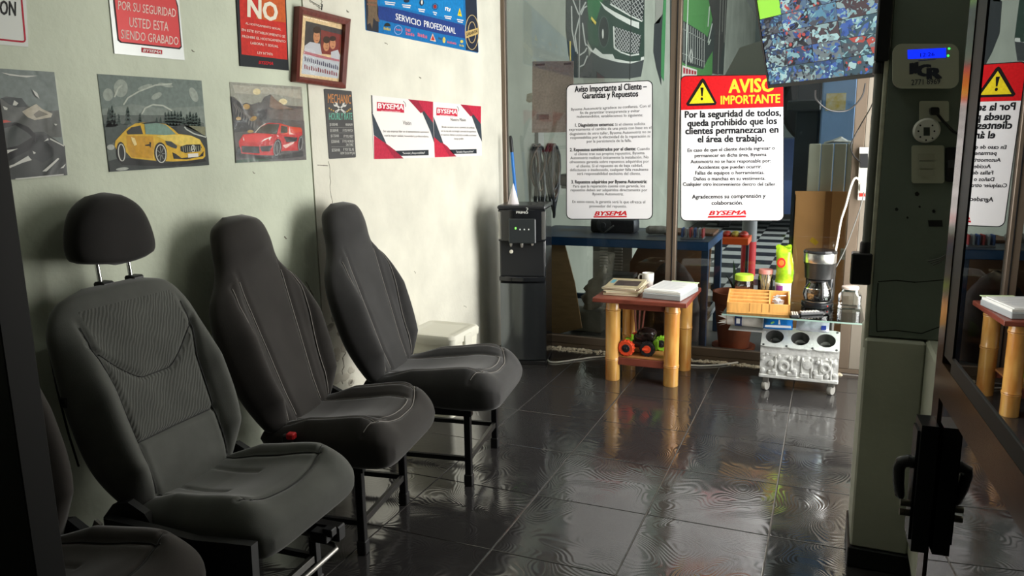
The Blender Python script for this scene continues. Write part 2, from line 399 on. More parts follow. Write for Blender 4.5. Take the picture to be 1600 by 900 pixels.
# checkered floor: single tiles
cm = [mat('checker_dark', srgb(34, 34, 36), .35), mat('checker_light', srgb(178, 178, 174), .35)]
ck = [None, None]; S = 0.33
for i in range(0, 12):
    for j in range(0, 25):
        c = (i+j) % 2
        if ck[c] is None:
            o = B().box((-S/2+.002, -S/2+.002, -.004), (S/2-.002, S/2-.002, 0)).obj('checker_tile', cm[c], wf); ck[c] = o.data
        else:
            o = bpy.data.objects.new('checker_tile', ck[c]); COL.objects.link(o); o.parent = wf
        o.location = (0.2+S*i+S/2, 6.0+S*j+S/2, 0)

# ================================================================== POSTERS AND SIGNS ON THE LEFT WALL
def filmmat():
    m = glassmat('wrinkled_laminate', (1, 1, 1), 0.06, 0.2, 0.0); nt = m.node_tree
    tc = nt.nodes.new('ShaderNodeTexCoord'); n = nt.nodes.new('ShaderNodeTexNoise'); n.inputs['Scale'].default_value = 9; n.inputs['Detail'].default_value = 1; n.inputs['Distortion'].default_value = 1.0
    bp = nt.nodes.new('ShaderNodeBump'); bp.inputs['Strength'].default_value = 0.5; bp.inputs['Distance'].default_value = 0.012
    nt.links.new(tc.outputs['Object'], n.inputs['Vector']); nt.links.new(n.outputs[0], bp.inputs['Height'])
    for nd in nt.nodes:
        if nd.type in ('BSDF_GLOSSY', 'FRESNEL'): nt.links.new(bp.outputs[0], nd.inputs['Normal'])
    return m
M_film = filmmat()
NX = (1, 0, 0)
fnW = lambda x, y: onX(x, y, 0.0)
def poster(name, label, cat, quad, m, ox, oy, k, thick=0.001, group=None, round_=False):
    P0 = Print(fnW, NX, None, ox, oy, k, 0.0)
    pts = [P0.p(x, y) for x, y in quad]
    c = sum(pts, Vector())/len(pts)
    t = thing(name, label, cat, (0, c.y, min(p.z for p in pts)), group=group)
    B().prism([q+Vector((.0003, 0, 0)) for q in pts], (thick, 0, 0)).obj('sheet', m, t, world=True)
    return t, Print(fnW, NX, t, ox, oy, k, thick+0.0006)
def film(P, quad, lv=14):
    P.poly('laminate', quad, M_film, lv)
def mixq(q, s, t): # bilinear point in a quad given TL,TR,BR,BL
    (a, b, c, d) = q
    x = lerp(lerp(a[0], b[0], s), lerp(d[0], c[0], s), t); y = lerp(lerp(a[1], b[1], s), lerp(d[1], c[1], s), t); return (x, y)
def inq(q, pts): return [mixq(q, s, t) for s, t in pts]

# --- yellow sports car poster
Q = [(108, 78), (922, 130), (980, 790), (200, 843)]
t, P = poster('car_poster', 'poster of a yellow sports car on a grey forest road', 'poster', Q, pr(132, 142, 134), 130, 100, 5.0)
P.poly('sky_print', inq(Q, [(0, 0), (1, 0), (1, .30), (.6, .34), (.3, .3), (0, .36)]), pr(118, 130, 124), 0)
P.polys('cloud_print', [ell(290, 190, 55, 70), ell(190, 240, 40, 50), ell(570, 250, 45, 22, rot=-.5), ell(860, 240, 30, 60, rot=-.4), ell(480, 180, 60, 16, rot=-.3), ell(640, 165, 60, 14, rot=.2)], pr(158, 166, 156), 1)
P.lines('cloud_edge_print', [[(240, 260), (270, 190), (300, 165)], [(310, 320), (345, 265), (430, 215), (560, 165), (690, 155)], [(455, 390), (480, 345), (540, 318), (620, 325), (690, 365)]], 12, pr(186, 192, 180), 2)
P.poly('field_print', [(150, 400), (640, 400), (938, 460), (979, 788), (200, 841)], pr(96, 104, 98), 2)
random.seed(5)
tr = []
for (x, y, h) in [(200, 490, 150), (188, 490, 90), (222, 485, 165), (245, 480, 100), (345, 470, 140), (440, 460, 80), (275, 470, 80), (570, 460, 45), (600, 460, 50)] + [(640+i*24, 478+i*1.5, random.uniform(75, 125)) for i in range(12)]:
    wd = h*.16+8
    for k in range(4):
        yy = y-h+h*k*.22; tr.append([(x, yy), (x+wd*(.45+.2*k), yy+h*.36), (x-wd*(.45+.2*k), yy+h*.36)])
P.polys('tree_print', tr, pr(58, 74, 68), 3)
P.poly('verge_print', [(160, 470), (350, 470), (300, 560), (200, 640), (180, 640)], pr(70, 80, 76), 3)
P.poly('verge_print', [(780, 480), (948, 490), (950, 560), (820, 500)], pr(132, 132, 104), 4)
P.poly('road_print', [(690, 490), (800, 470), (960, 570), (980, 790), (200, 843), (195, 760), (260, 740)], pr(54, 60, 58), 4)
P.line('road_line_print', [(785, 490), (800, 510), (860, 545), (955, 572)], 10, pr(196, 200, 190), 5)
P.polys('snow_print', [ell(210, 650, 30, 22), ell(300, 820, 50, 12, rot=-.1)], pr(176, 180, 172), 5)
P.poly('car_shadow_print', [(260, 740), (360, 735), (640, 775), (940, 735), (960, 760), (700, 800), (300, 790)], pr(26, 28, 28), 5)
P.poly('car_body_print', [(240, 640), (245, 600), (300, 540), (340, 500), (400, 465), (450, 458), (560, 455), (640, 470), (700, 510), (735, 545), (840, 560), (905, 590), (945, 660), (948, 720), (930, 740), (800, 758), (690, 762), (640, 760), (550, 755), (450, 745), (370, 735), (330, 690), (265, 690)], pr(222, 178, 44), 6)
P.poly('car_bonnet_print', [(560, 560), (720, 552), (840, 562), (905, 592), (915, 625), (760, 640), (720, 625), (640, 600)], pr(234, 204, 92), 7)
P.poly('car_flank_print', [(330, 560), (540, 565), (545, 640), (540, 740), (370, 725), (335, 650)], pr(206, 152, 26), 7)
P.poly('windscreen_print', [(470, 468), (560, 458), (640, 475), (715, 548), (640, 556), (480, 548)], pr(120, 150, 136), 8)
P.poly('roof_print', [(440, 462), (560, 450), (645, 470), (560, 460), (470, 470)], pr(36, 44, 42), 9)
P.poly('side_window_print', [(330, 530), (370, 495), (440, 480), (460, 548), (340, 550)], pr(44, 46, 44), 8)
P.polys('wheel_print', [ell(290, 690, 36, 82, rot=-.08), ell(598, 696, 50, 85, rot=-.08)], pr(20, 20, 20), 8)
P.lines('wheel_rim_print', [ell(292, 692, 25, 66, 24, rot=-.08)+[ell(292, 692, 25, 66, 24, rot=-.08)[0]], ell(600, 700, 38, 70, 24, rot=-.08)+[ell(600, 700, 38, 70, 24, rot=-.08)[0]]], 8, pr(206, 206, 196), 9)
P.lines('wheel_spoke_print', [[(600, 700), (600+30*math.cos(a), 700+56*math.sin(a))] for a in [k*2*PI/7 for k in range(7)]], 8, pr(120, 122, 116), 9)
P.poly('headlight_print', [(632, 600), (680, 605), (728, 640), (720, 662), (680, 650), (645, 630)], pr(60, 68, 70), 9)
P.poly('grille_print', [(752, 645), (800, 630), (905, 628), (918, 650), (900, 682), (790, 695), (755, 680)], pr(22, 24, 22), 9)
P.lines('grille_bar_print', [[(770+i*17, 640), (776+i*17, 688)] for i in range(9)], 5, pr(150, 152, 130), 10)
P.lines('badge_print', [ell(850, 660, 15, 26, 16)+[(865, 660)], [(850, 660), (850, 636)], [(850, 660), (838, 676)], [(850, 660), (862, 676)]], 5, pr(214, 214, 204), 11)
P.poly('intake_print', [(690, 690), (720, 705), (760, 735), (900, 720), (935, 680), (930, 720), (800, 745), (700, 740)], pr(24, 26, 24), 9)
P.poly('plate_print', [(808, 702), (890, 696), (892, 724), (812, 732)], pr(232, 226, 214), 10)
P.poly('vent_print', [(475, 632), (512, 625), (508, 610), (524, 612), (520, 655), (508, 640), (478, 640)], pr(30, 28, 20), 8)
P.poly('sill_print', [(370, 735), (450, 745), (560, 758), (540, 775), (440, 765)], pr(34, 36, 34), 8)
P.poly('glint_print', [(365, 570), (395, 580), (412, 630), (392, 640), (372, 600)], pr(246, 220, 150), 9)
film(P, Q)

# --- red sports car poster
Q = [(52, 52), (778, 102), (822, 834), (112, 866)]
t, P = poster('car_poster', 'poster of a red open sports car below a jagged mountain', 'poster', Q, pr(150, 150, 138), 350, 120, 6.43)
P.poly('cloud_print', [(90, 80), (500, 110), (760, 130), (770, 220), (480, 170), (300, 180), (100, 160)], pr(172, 168, 154), 0)
P.polys('sun_glow_print', [ell(325, 150, 40, 32), ell(590, 250, 42, 30)], pr(222, 206, 160), 1)
P.poly('mountain_print', [(60, 195), (90, 200), (180, 275), (220, 258), (270, 280), (340, 255), (365, 262), (395, 205), (465, 178), (520, 235), (600, 285), (785, 300), (800, 560), (100, 620)], pr(84, 82, 80), 2)
P.poly('mountain_face_print', [(465, 180), (520, 238), (600, 288), (700, 330), (520, 330), (450, 300)], pr(126, 104, 90), 3)
P.poly('ridge_print', [(440, 330), (790, 320), (795, 440), (560, 430), (450, 420)], pr(104, 96, 92), 3)
P.polys('rock_glow_print', [ell(220, 300, 34, 28), ell(290, 420, 36, 22, rot=-.4), ell(140, 420, 26, 18), ell(260, 550, 30, 16)], pr(176, 142, 84), 4)
P.polys('rock_print', [[(60, 200), (180, 280), (200, 380), (290, 470), (300, 540), (100, 560)], [(330, 340), (430, 320), (420, 440), (350, 440)]], pr(56, 56, 58), 3)
P.lines('rock_line_print', [[(90+i*24, 260+i*20), (120+i*26, 330+i*18), (110+i*26, 380+i*20)] for i in range(8)], 5, pr(128, 124, 118), 4)
P.poly('road_print', [(100, 600), (800, 440), (822, 834), (112, 866)], pr(86, 82, 80), 4)
P.poly('grass_print', [(120, 835), (330, 815), (500, 836), (112, 866)], pr(56, 82, 66), 5)
P.poly('car_shadow_print', [(110, 750), (330, 790), (500, 800), (790, 740), (790, 800), (520, 830), (130, 815)], pr(40, 38, 38), 5)
P.poly('car_body_print', [(140, 650), (185, 580), (300, 565), (390, 480), (440, 462), (560, 468), (640, 500), (760, 510), (780, 560), (775, 640), (740, 740), (580, 745), (480, 790), (330, 785), (160, 770), (145, 690)], pr(198, 32, 34), 6)
P.poly('car_rear_print', [(560, 470), (660, 500), (765, 512), (780, 545), (700, 570), (600, 580), (550, 570)], pr(214, 70, 44), 7)
P.poly('windscreen_print', [(305, 565), (360, 505), (430, 472), (552, 475), (525, 578), (400, 570)], pr(62, 58, 46), 8)
P.poly('side_window_print', [(565, 490), (630, 500), (630, 560), (560, 570)], pr(58, 54, 40), 8)
P.line('pillar_print', [(303, 562), (350, 505), (410, 468)], 7, pr(206, 200, 186), 9)
P.line('pillar_print', [(528, 578), (556, 480)], 12, pr(220, 50, 46), 9)
P.poly('bonnet_print', [(190, 590), (330, 570), (480, 580), (430, 640), (330, 660), (160, 650)], pr(220, 44, 42), 7)
P.polys('headlight_print', [[(362, 656), (395, 625), (470, 600), (448, 640), (440, 618)], [(180, 600), (196, 640), (186, 640)]], pr(238, 232, 224), 9)
P.polys('intake_print', [[(165, 695), (345, 700), (350, 770), (175, 760)], [(350, 700), (480, 690), (450, 750), (370, 750)], [(590, 600), (730, 610), (720, 650), (620, 660)]], pr(38, 36, 38), 8)
P.line('splitter_print', [(330, 780), (470, 772)], 10, pr(214, 44, 42), 9)
P.polys('wheel_print', [ell(527, 715, 42, 92, rot=.12), ell(760, 670, 26, 82, rot=.1), ell(140, 760, 24, 60)], pr(34, 34, 36), 9)
P.lines('wheel_rim_print', [ell(524, 716, 32, 74, 24, rot=.12)+[ell(524, 716, 32, 74, 24, rot=.12)[0]], ell(760, 670, 18, 66, 24, rot=.1)+[ell(760, 670, 18, 66, 24, rot=.1)[0]]], 7, pr(150, 148, 146), 10)
P.lines('wheel_spoke_print', [[(524, 716), (524+26*math.cos(a), 716+62*math.sin(a))] for a in [k*2*PI/9 for k in range(9)]], 6, pr(124, 122, 122), 10)
P.polys('glint_print', [[(640, 560), (650, 500), (660, 560), (700, 580), (650, 578)], [(520, 585), (540, 590), (534, 610)], [(580, 690), (640, 670), (700, 650), (690, 670), (610, 720)]], pr(236, 190, 180), 9)
film(P, Q)

# --- dark car poster at the left edge
Q = [(-260, 60), (380, 102), (470, 826), (-200, 880)]
t, P = poster('car_poster', 'wrinkled dark poster of a black car with an open door, cut by the left edge', 'poster', Q, pr(118, 128, 124), 0, 90, 4.5)
P.poly('mountain_print', [(-240, 300), (0, 290), (40, 272), (100, 280), (150, 290), (200, 345), (260, 345), (300, 380), (410, 370), (430, 560), (-220, 560)], pr(92, 94, 90), 1)
P.poly('peak_print', [(0, 285), (60, 280), (150, 285), (190, 345), (120, 350), (60, 330)], pr(54, 60, 60), 2)
P.polys('snow_print', [[(95, 300), (125, 320), (110, 338), (85, 335)], [(15, 340), (50, 355), (45, 370), (25, 365)]], pr(206, 206, 196), 3)
P.poly('snowfield_print', [(150, 380), (250, 325), (290, 360), (365, 395), (355, 420), (240, 440), (190, 420)], pr(190, 182, 164), 3)
P.poly('snow_shadow_print', [(230, 400), (270, 370), (335, 400), (250, 425)], pr(126, 120, 108), 4)
P.poly('road_print', [(-220, 560), (300, 520), (450, 620), (470, 826), (-200, 880)], pr(52, 56, 54), 4)
P.line('road_line_print', [(345, 570), (445, 622)], 9, pr(200, 200, 192), 5)
P.poly('car_body_print', [(-230, 500), (0, 465), (110, 460), (190, 490), (245, 540), (260, 590), (200, 650), (100, 700), (0, 760), (-220, 800)], pr(26, 27, 28), 6)
P.poly('car_bumper_print', [(245, 540), (330, 545), (370, 620), (370, 690), (300, 740), (200, 700), (200, 640)], pr(36, 40, 40), 6)
P.poly('window_print', [(10, 500), (100, 475), (190, 530), (220, 560), (120, 620), (20, 640)], pr(72, 76, 74), 7)
P.line('door_edge_print', [(0, 470), (110, 462), (190, 495), (240, 550), (245, 600), (180, 640)], 14, pr(20, 20, 22), 8)
P.poly('roof_print', [(-60, 440), (40, 440), (75, 452), (0, 462), (-60, 462)], pr(188, 66, 50), 8)
P.polys('crease_shine', [[(0, 690), (40, 650), (120, 640), (60, 665), (20, 690)], [(0, 780), (90, 750), (190, 690), (215, 720), (150, 740), (40, 785)], [(290, 800), (400, 705), (410, 712), (320, 800)], [(220, 655), (245, 670), (230, 680)], [(300, 590), (330, 565), (335, 580)], [(415, 780), (455, 745), (440, 775)], [(0, 105), (130, 125), (260, 128), (180, 140), (60, 126)], [(220, 225), (255, 250), (270, 290), (240, 265)], [(370, 465), (395, 468), (385, 480)], [(100, 850), (440, 818), (440, 826), (100, 858)]], pr(206, 206, 198), 9)  # highlights of the wrinkles, painted as pale patches
film(P, Q)

# --- plate 'POR SU SEGURIDAD' (crop 0,0 scale 3.1025)
k1 = 3.1025
Q = [(520, -60), (862, -18), (892, 292), (552, 260)]
t, P = poster('warning_plate', 'red and silver plate saying USTED ESTA SIENDO GRABADO', 'sign', Q, mat('silver_plate', srgb(206, 208, 206), .32, .35), 0, 0, k1, .003)
P.poly('black_border', [(538, -45), (848, -8), (860, 30), (878, 228), (868, 240), (580, 208), (566, 196)], pr(54, 44, 46), 0)
P.poly('red_field', [(548, -40), (846, 0), (855, 36), (872, 224), (862, 232), (584, 202), (572, 190)], mat('red_foil', srgb(196, 44, 46), .3, .2), 1)
P.text('lettering', [('POR SU SEGURIDAD', 568, 46, 848, 84, 46), ('USTED ESTA', 622, 130, 812, 152, 50), ('SIENDO GRABADO', 582, 186, 860, 220, 46)], pr(240, 222, 212), .004, lv=2)
P.poly('logo_block', [(682, 230), (782, 243), (782, 264), (682, 254)], pr(186, 28, 44), 2)
P.text('logo', [('BYSEMA', 688, 250, 776, 260, 14)], pr(250, 230, 230), .03, .25, 3)

# --- sign at the left edge
Q = [(-160, -120), (120, -70), (134, 228), (-140, 205)]
t, P = poster('notice_plate', 'white plate with red border line and black letters ON, cut by the left edge', 'sign', Q, pr(226, 228, 222), 0, 0, k1, .003)
P.line('red_border', [(95, -60), (118, 195), (112, 202), (104, 203), (-120, 180)], 9, pr(186, 40, 60), 0)
P.text('lettering', [('ON', -4, 70, 72, 77, 72)], pr(40, 40, 40), .02, lv=1)

# --- NO sign
Q = [(82, -90), (325, -70), (342, 342), (105, 320)]
kk = 3.1045
t, P = poster('prohibition_plate', 'red plate with large NO about hostigamiento sexual', 'sign', Q, pr(36, 40, 44), 340, 0, kk, .004)
P.poly('red_field', [(98, -80), (320, -62), (334, 290), (112, 264)], pr(206, 50, 42), 0)
P.poly('orange_glow', [(230, -70), (320, -62), (326, 110), (180, 90)], pr(206, 96, 44), 1)
P.text('large_lettering', [('NO', 142, 80, 284, 104, 96)], pr(240, 232, 214), .03, lv=2)
P.text('lettering', [('AL HOSTIGAMIENTO SEXUAL', 130, 118, 302, 148, 11), ('EN ESTE ESTABLECIMIENTO SE', 112, 150, 322, 184, 13), ('PROHIBE EL HOSTIGAMIENTO', 113, 182, 324, 208, 13), ('LABORAL Y SEXUAL', 155, 214, 290, 232, 13), ('LEY N°7476', 188, 262, 262, 270, 13)], pr(244, 226, 214), .006, lv=2)
P.text('logo', [('BYSEMA', 194, 310, 264, 316, 16)], pr(200, 34, 44), .03, .2, 2)

# --- mechanic hourly rate
Q = [(40, 70), (52, 62), (345, 88), (352, 96), (400, 826), (392, 836), (108, 852), (98, 846)]
t, P = poster('rate_plate', 'narrow dark plate reading MECHANIC HOURLY RATE', 'sign', Q, mat('tin_dark', srgb(66, 66, 66), .4), 500, 130, 7.2, .002)
P.text('orange_lettering', [('MECHANIC', 84, 222, 342, 232, 110)], pr(206, 140, 84), .012, lv=0)
P.text('green_lettering', [('HOURLY RATE', 96, 412, 356, 410, 84)], pr(112, 188, 164), .012, lv=0)
P.lines('wrench_print', [[(170, 240), (272, 328)], [(270, 240), (178, 322)]], 20, pr(208, 206, 200), 0)
P.polys('wrench_head_print', [ell(170, 240, 24, 24), ell(268, 244, 24, 24), ell(178, 320, 15, 14), ell(270, 326, 14, 12)], pr(208, 206, 200), 1)
P.polys('wrench_jaw_print', [ell(160, 232, 9, 11), ell(277, 234, 9, 11), ell(178, 320, 6, 6), ell(271, 326, 6, 5)], pr(66, 66, 66), 2)
P.polys('star_print', [ell(x, y, 9, 10, 5) for x, y in ((98, 282), (122, 298), (147, 310), (300, 318), (318, 304), (336, 290))], pr(206, 164, 84), 0)
rows = [('$100/HR', 'MINIMUM', 480, 482), ('$150/HR', 'IF YOU WATCH', 546, 546), ('$175/HR', 'IF YOU HELP', 608, 612), ('$200/HR', 'IF YOU WORKED', 672, 668), ('$250/HR', 'IF YOU TELL ME', 768, 760)]
P.text('rate_lettering', [(a, 104+i*6, y0, 196+i*6, y0, 34) for i, (a, b_, y0, y1) in enumerate(rows)], pr(206, 204, 198), .01, lv=0)
P.text('condition_lettering', [(b_, (282, 252, 262, 250, 258)[i], y1, 360+i*4, y1, 32) for i, (a, b_, y0, y1) in enumerate(rows)]+[('ON IT FIRST', 288, 706, 372, 706, 30), ('HOW TO DO MY JOB', 224, 802, 384, 800, 30)], pr(206, 204, 198), .01, lv=0)
P.lines('rule', [[(108, 500), (360, 498)], [(112, 560), (366, 560)], [(116, 628), (370, 624)], [(124, 716), (376, 712)]], 3, pr(160, 160, 156), 0)

# --- two BYSEMA posters
kb = 7.827
def bys(label, Q, logo, extra):
    t, P = poster('mission_poster', label, 'poster', Q, pr(240, 234, 230), 575, 140, kb, .002)
    return t, P
Q = [(35, 68), (790, 148), (806, 832), (68, 850)]
t, P = bys('white and red poster headed Visión, left of the joined pair', Q, 0, 0)
P.polys('red_corner_print', [[(484, 118), (790, 148), (792, 410), (640, 215)], [(66, 560), (215, 660), (330, 745), (430, 842), (70, 850)]], pr(190, 44, 70), 0)
P.polys('dark_corner_print', [[(620, 190), (680, 260), (792, 408), (804, 650), (760, 520), (670, 310)], [(40, 270), (60, 310), (220, 660), (180, 640), (66, 556), (45, 320)], [(35, 68), (46, 70), (54, 290), (44, 290)]], pr(62, 70, 78), 1)
P.polys('red_fold_print', [[(484, 118), (600, 130), (680, 262), (640, 290)], [(180, 635), (270, 700), (430, 842), (320, 842)]], pr(160, 40, 62), 2)
P.poly('logo_block', [(104, 150), (430, 180), (436, 284), (102, 262)], pr(200, 36, 66), 2)
P.text('logo', [('BYSEMA', 112, 228, 424, 246, 66)], pr(248, 236, 236), .03, .1, 3)
P.text('logo_subline', [('AUTOMOTRIZ', 150, 266, 388, 278, 13)], pr(248, 236, 236), .01, 0, 3)
P.line('logo_arc', [(424, 140), (445, 160), (455, 185), (452, 212)], 6, pr(90, 90, 94), 2)
P.text('heading', [('Visión', 420, 428, 522, 434, 52)], pr(70, 66, 68), 0, lv=2)
P.text('body_lettering', [('Ser una empresa líder en el mantenimiento automotriz', 180, 520, 736, 530, 28), ('con la mayor calidad, honestidad y profesionalismo.', 196, 574, 736, 584, 28)], pr(84, 80, 82), 0, lv=2)
P.poly('dark_bar', [(322, 748), (734, 738), (736, 802), (400, 812)], pr(44, 50, 56), 2)
P.text('bar_lettering', [('"Seriedad y Responsabilidad"', 416, 790, 690, 784, 26)], pr(240, 238, 236), .008, lv=3)
Q = [(792, 148), (1378, 202), (1390, 808), (806, 832)]
t, P = bys('white and red poster headed Nuestra Misión, right of the joined pair', Q, 0, 0)
P.polys('red_corner_print', [[(1124, 182), (1378, 204), (1376, 420), (1250, 270)], [(802, 580), (920, 665), (1000, 740), (1075, 818), (812, 828)]], pr(200, 46, 70), 0)
P.polys('dark_corner_print', [[(1230, 250), (1290, 310), (1376, 420), (1390, 640), (1350, 560), (1270, 345)], [(794, 330), (820, 390), (920, 668), (880, 650), (804, 580)]], pr(62, 70, 78), 1)
P.polys('red_fold_print', [[(1124, 182), (1210, 190), (1280, 310), (1250, 330)], [(890, 640), (960, 690), (1075, 818), (990, 818)]], pr(170, 42, 64), 2)
P.poly('logo_block', [(834, 218), (1084, 240), (1088, 330), (830, 314)], pr(206, 38, 66), 2)
P.text('logo', [('BYSEMA', 842, 286, 1078, 300, 56)], pr(248, 236, 236), .03, .1, 3)
P.text('logo_subline', [('AUTOMOTRIZ', 870, 316, 1050, 326, 11)], pr(248, 236, 236), .01, 0, 3)
P.line('logo_arc', [(1082, 206), (1098, 225), (1105, 245), (1102, 265)], 6, pr(90, 90, 94), 2)
P.text('heading', [('Nuestra Misión', 1004, 382, 1190, 388, 40)], pr(70, 66, 68), 0, lv=2)
P.text('body_lettering', [('Brindar excelente servicio automotriz de confianza,', 898, 468, 1298, 476, 26), ('con la más alta tecnología y personal de experiencia', 886, 516, 1316, 524, 26), ('en nuestros clientes a un precio accesible, en el menor', 886, 562, 1322, 570, 26), ('tiempo posible.', 1046, 610, 1166, 612, 26)], pr(84, 80, 82), 0, lv=2)
P.poly('dark_bar', [(985, 734), (1322, 726), (1324, 780), (1040, 788)], pr(44, 50, 56), 2)
P.text('bar_lettering', [('"Seriedad y Responsabilidad"', 1070, 772, 1284, 768, 24)], pr(240, 238, 236), .008, lv=3)

# --- blue service poster
k7 = 7.273
Q = [(60, -260), (1330, -260), (1362, 590), (1350, 602), (88, 345), (80, 335)]
t, P = poster('service_poster', 'large blue poster reading SERVICIO PROFESIONAL', 'poster', Q, pr(20, 112, 178), 560, 0, k7, .002)
P.poly('dark_side', [(1200, -240), (1330, -240), (1358, 595), (1215, 565), (1225, 400)], pr(38, 44, 60), 0)
P.poly('dark_side', [(62, -240), (150, -200), (225, 100), (225, 370), (88, 342)], pr(48, 50, 58), 0)
P.poly('navy_band', [(222, 66), (420, 100), (800, 190), (1200, 285), (1215, 440), (900, 378), (500, 285), (222, 220)], pr(36, 62, 132), 1)
P.poly('bright_field', [(240, -200), (1180, -200), (1190, 250), (800, 160), (420, 80), (240, 50)], pr(16, 128, 196), 1)
P.text('large_lettering', [('SERVICIO', 416, 222, 704, 300, 76), ('PROFESIONAL', 740, 304, 1098, 386, 76)], pr(240, 240, 240), .014, lv=3)
for (x, y, s_) in ((352, 30, 120), (540, 62, 100), (712, 110, 78), (864, 145, 46), (1012, 190, 84), (1150, 230, 74)):
    P.polys('caption_print', [[(x-s_/2, y-14), (x+s_/2, y-2), (x+s_/2, y+10), (x-s_/2, y-2)], [(x-s_/2+8, y+8), (x+s_/2-8, y+20), (x+s_/2-8, y+32), (x-s_/2+8, y+20)]], pr(232, 224, 220), 3)
P.text('service_lettering', [('rtv', 982, 118, 1040, 134, 60)], pr(240, 236, 232), .03, lv=3)
P.poly('warning_triangle', [(1145, 88), (1172, 190), (1120, 176)], pr(236, 206, 36), 3)
P.poly('warning_mark', [(1144, 120), (1150, 160), (1141, 158)], pr(40, 36, 20), 4)
P.polys('service_icon', [ell(712, 30, 26, 36), ell(345, -20, 60, 22), ell(540, 10, 34, 20)], pr(40, 50, 70), 3)
P.polys('service_icon', [ell(714, 26, 10, 26)], pr(230, 226, 222), 4)
P.polys('service_icon', [ell(864, 76, 20, 24)], pr(150, 40, 34), 4)
P.lines('service_icon', [ell(864, 76, 32, 34, 16)+[(896, 76)]], 5, pr(40, 40, 50), 4)
P.polys('ribbon_print', [[(95, -60), (210, -50), (205, 160), (240, 250), (195, 240), (165, 200), (150, 330), (128, 260), (95, 280), (105, 150)]], pr(112, 94, 74), 2)
P.text('ribbon_lettering', [('GARANTIA', 92, 16, 200, 24, 24), ('& CALIDAD', 92, 58, 200, 70, 24)], pr(176, 110, 84), .01, lv=3)
def scrib(x0, y0, x1, y1, h, n): # letters too small to read: a row of short strokes
    return [[(lerp(x0, x1, i/n), lerp(y0, y1, i/n)), (lerp(x0, x1, (i+.55)/n), lerp(y0, y1, (i+.55)/n)), (lerp(x0, x1, (i+.55)/n), lerp(y0, y1, (i+.55)/n)-h*(.6 if i % 3 else 1)), (lerp(x0, x1, i/n), lerp(y0, y1, i/n)-h)] for i in range(n)]
P.polys('brand_mark', scrib(530, 352, 590, 366, 36, 4)+scrib(532, 396, 636, 416, 34, 5)+scrib(668, 412, 782, 442, 40, 6)+scrib(1006, 490, 1110, 510, 26, 8), pr(226, 110, 130), 3)
P.polys('brand_mark', scrib(280, 338, 362, 352, 34, 6)+scrib(1142, 524, 1196, 536, 24, 5)+[ell(1168, 472, 18, 18)]+[ell(966, 456, 16, 34)], pr(214, 196, 96), 4)
P.polys('brand_mark', scrib(905, 446, 948, 456, 22, 4), pr(70, 90, 110), 4)
P.poly('brand_mark', ell(322, 300, 36, 40, 12, PI, 2*PI), pr(40, 44, 40), 3)
P.lines('brand_mark', [ell(446, 342, 44, 50, 20)+[(490, 342)]], 7, pr(150, 170, 226), 3)
P.polys('brand_mark', scrib(420, 346, 484, 356, 24, 5), pr(214, 120, 150), 4)
P.poly('brand_triangle', [(838, 378), (875, 474), (806, 462)], pr(226, 196, 180), 3)
P.poly('brand_triangle', [(838, 400), (862, 460), (820, 454)], pr(190, 50, 36), 4)
sx, sy = 1285, 368
P.lines('seal_ring', [ell(sx, sy, 76, 196, 36)+[ell(sx, sy, 76, 196, 36)[0]], ell(sx, sy, 44, 120, 30)+[ell(sx, sy, 44, 120, 30)[0]]], 7, pr(206, 180, 128), 3)
P.poly('seal_band', [(1208, 360), (1350, 316), (1352, 388), (1216, 436)], pr(206, 176, 110), 4)
P.text('seal_lettering', [('GARANTIA', 1220, 414, 1344, 372, 40)], pr(50, 46, 50), .02, lv=5)

# --- framed family photograph
t = thing('picture_frame', 'wooden framed family photograph hanging above the dark rate plate', 'picture frame', (0.0, 2.88, 1.66))
kf = 6.43
Wp = lambda x, y, X=0.03: onX(450+x/kf, y/kf, X)
outer = [(118, 60), (632, 192), (582, 890), (82, 820)]
inner = [(152, 140), (580, 246), (545, 826), (118, 768)]
M_wood = mat('mahogany', srgb(116, 58, 50), .35, noise=.25, nscale=14, stretch=(1, 6, 1))
for i, nm in enumerate(('frame_top', 'frame_side', 'frame_bottom', 'frame_side')):
    j = (i+1) % 4
    o1, o2, i1, i2 = [Wp(*q) for q in (outer[i], outer[j], inner[j], inner[i])]
    mid = lambda a, c: (a+c)/2
    front = [o1, o2, i1, i2]; back = [Vector((0.0015, p.y, p.z)) for p in front]
    bb = B(); ridge1 = mid(o1, i2)+Vector((.008, 0, 0)); ridge2 = mid(o2, i1)+Vector((.008, 0, 0))
    v = [bb.bm.verts.new(p) for p in (back[0], back[1], o2, o1, ridge2, ridge1, i1, i2, back[2], back[3])]
    for f in ((0, 1, 2, 3), (3, 2, 4, 5), (5, 4, 6, 7), (7, 6, 8, 9), (9, 8, 1, 0), (0, 3, 5, 7, 9), (1, 8, 6, 4, 2)): bb.bm.faces.new([v[q] for q in f])
    bb.obj(nm, M_wood, t, world=True)
P = Print(lambda x, y: onX(x, y, 0.012), NX, t, 450, 0, kf, 0.0)
P.poly('mount', inner, pr(232, 206, 162), 0)
P.poly('photo_print', [(178, 210), (545, 298), (520, 560), (160, 520)], pr(84, 76, 74), 1)
P.poly('photo_backdrop', [(330, 300), (540, 350), (520, 560), (330, 540)], pr(140, 66, 58), 2)
P.polys('shirt_print', [[(165, 460), (220, 420), (320, 440), (340, 550), (160, 530)], [(430, 520), (500, 500), (522, 560), (516, 640), (430, 620)]], pr(196, 196, 200), 3)
P.polys('face_print', [ell(285, 370, 34, 66), ell(382, 462, 30, 52), ell(447, 440, 30, 54)], pr(206, 150, 110), 4)
P.polys('hair_print', [ell(288, 300, 40, 36), ell(384, 400, 34, 36), ell(446, 388, 34, 26)], pr(74, 54, 44), 5)
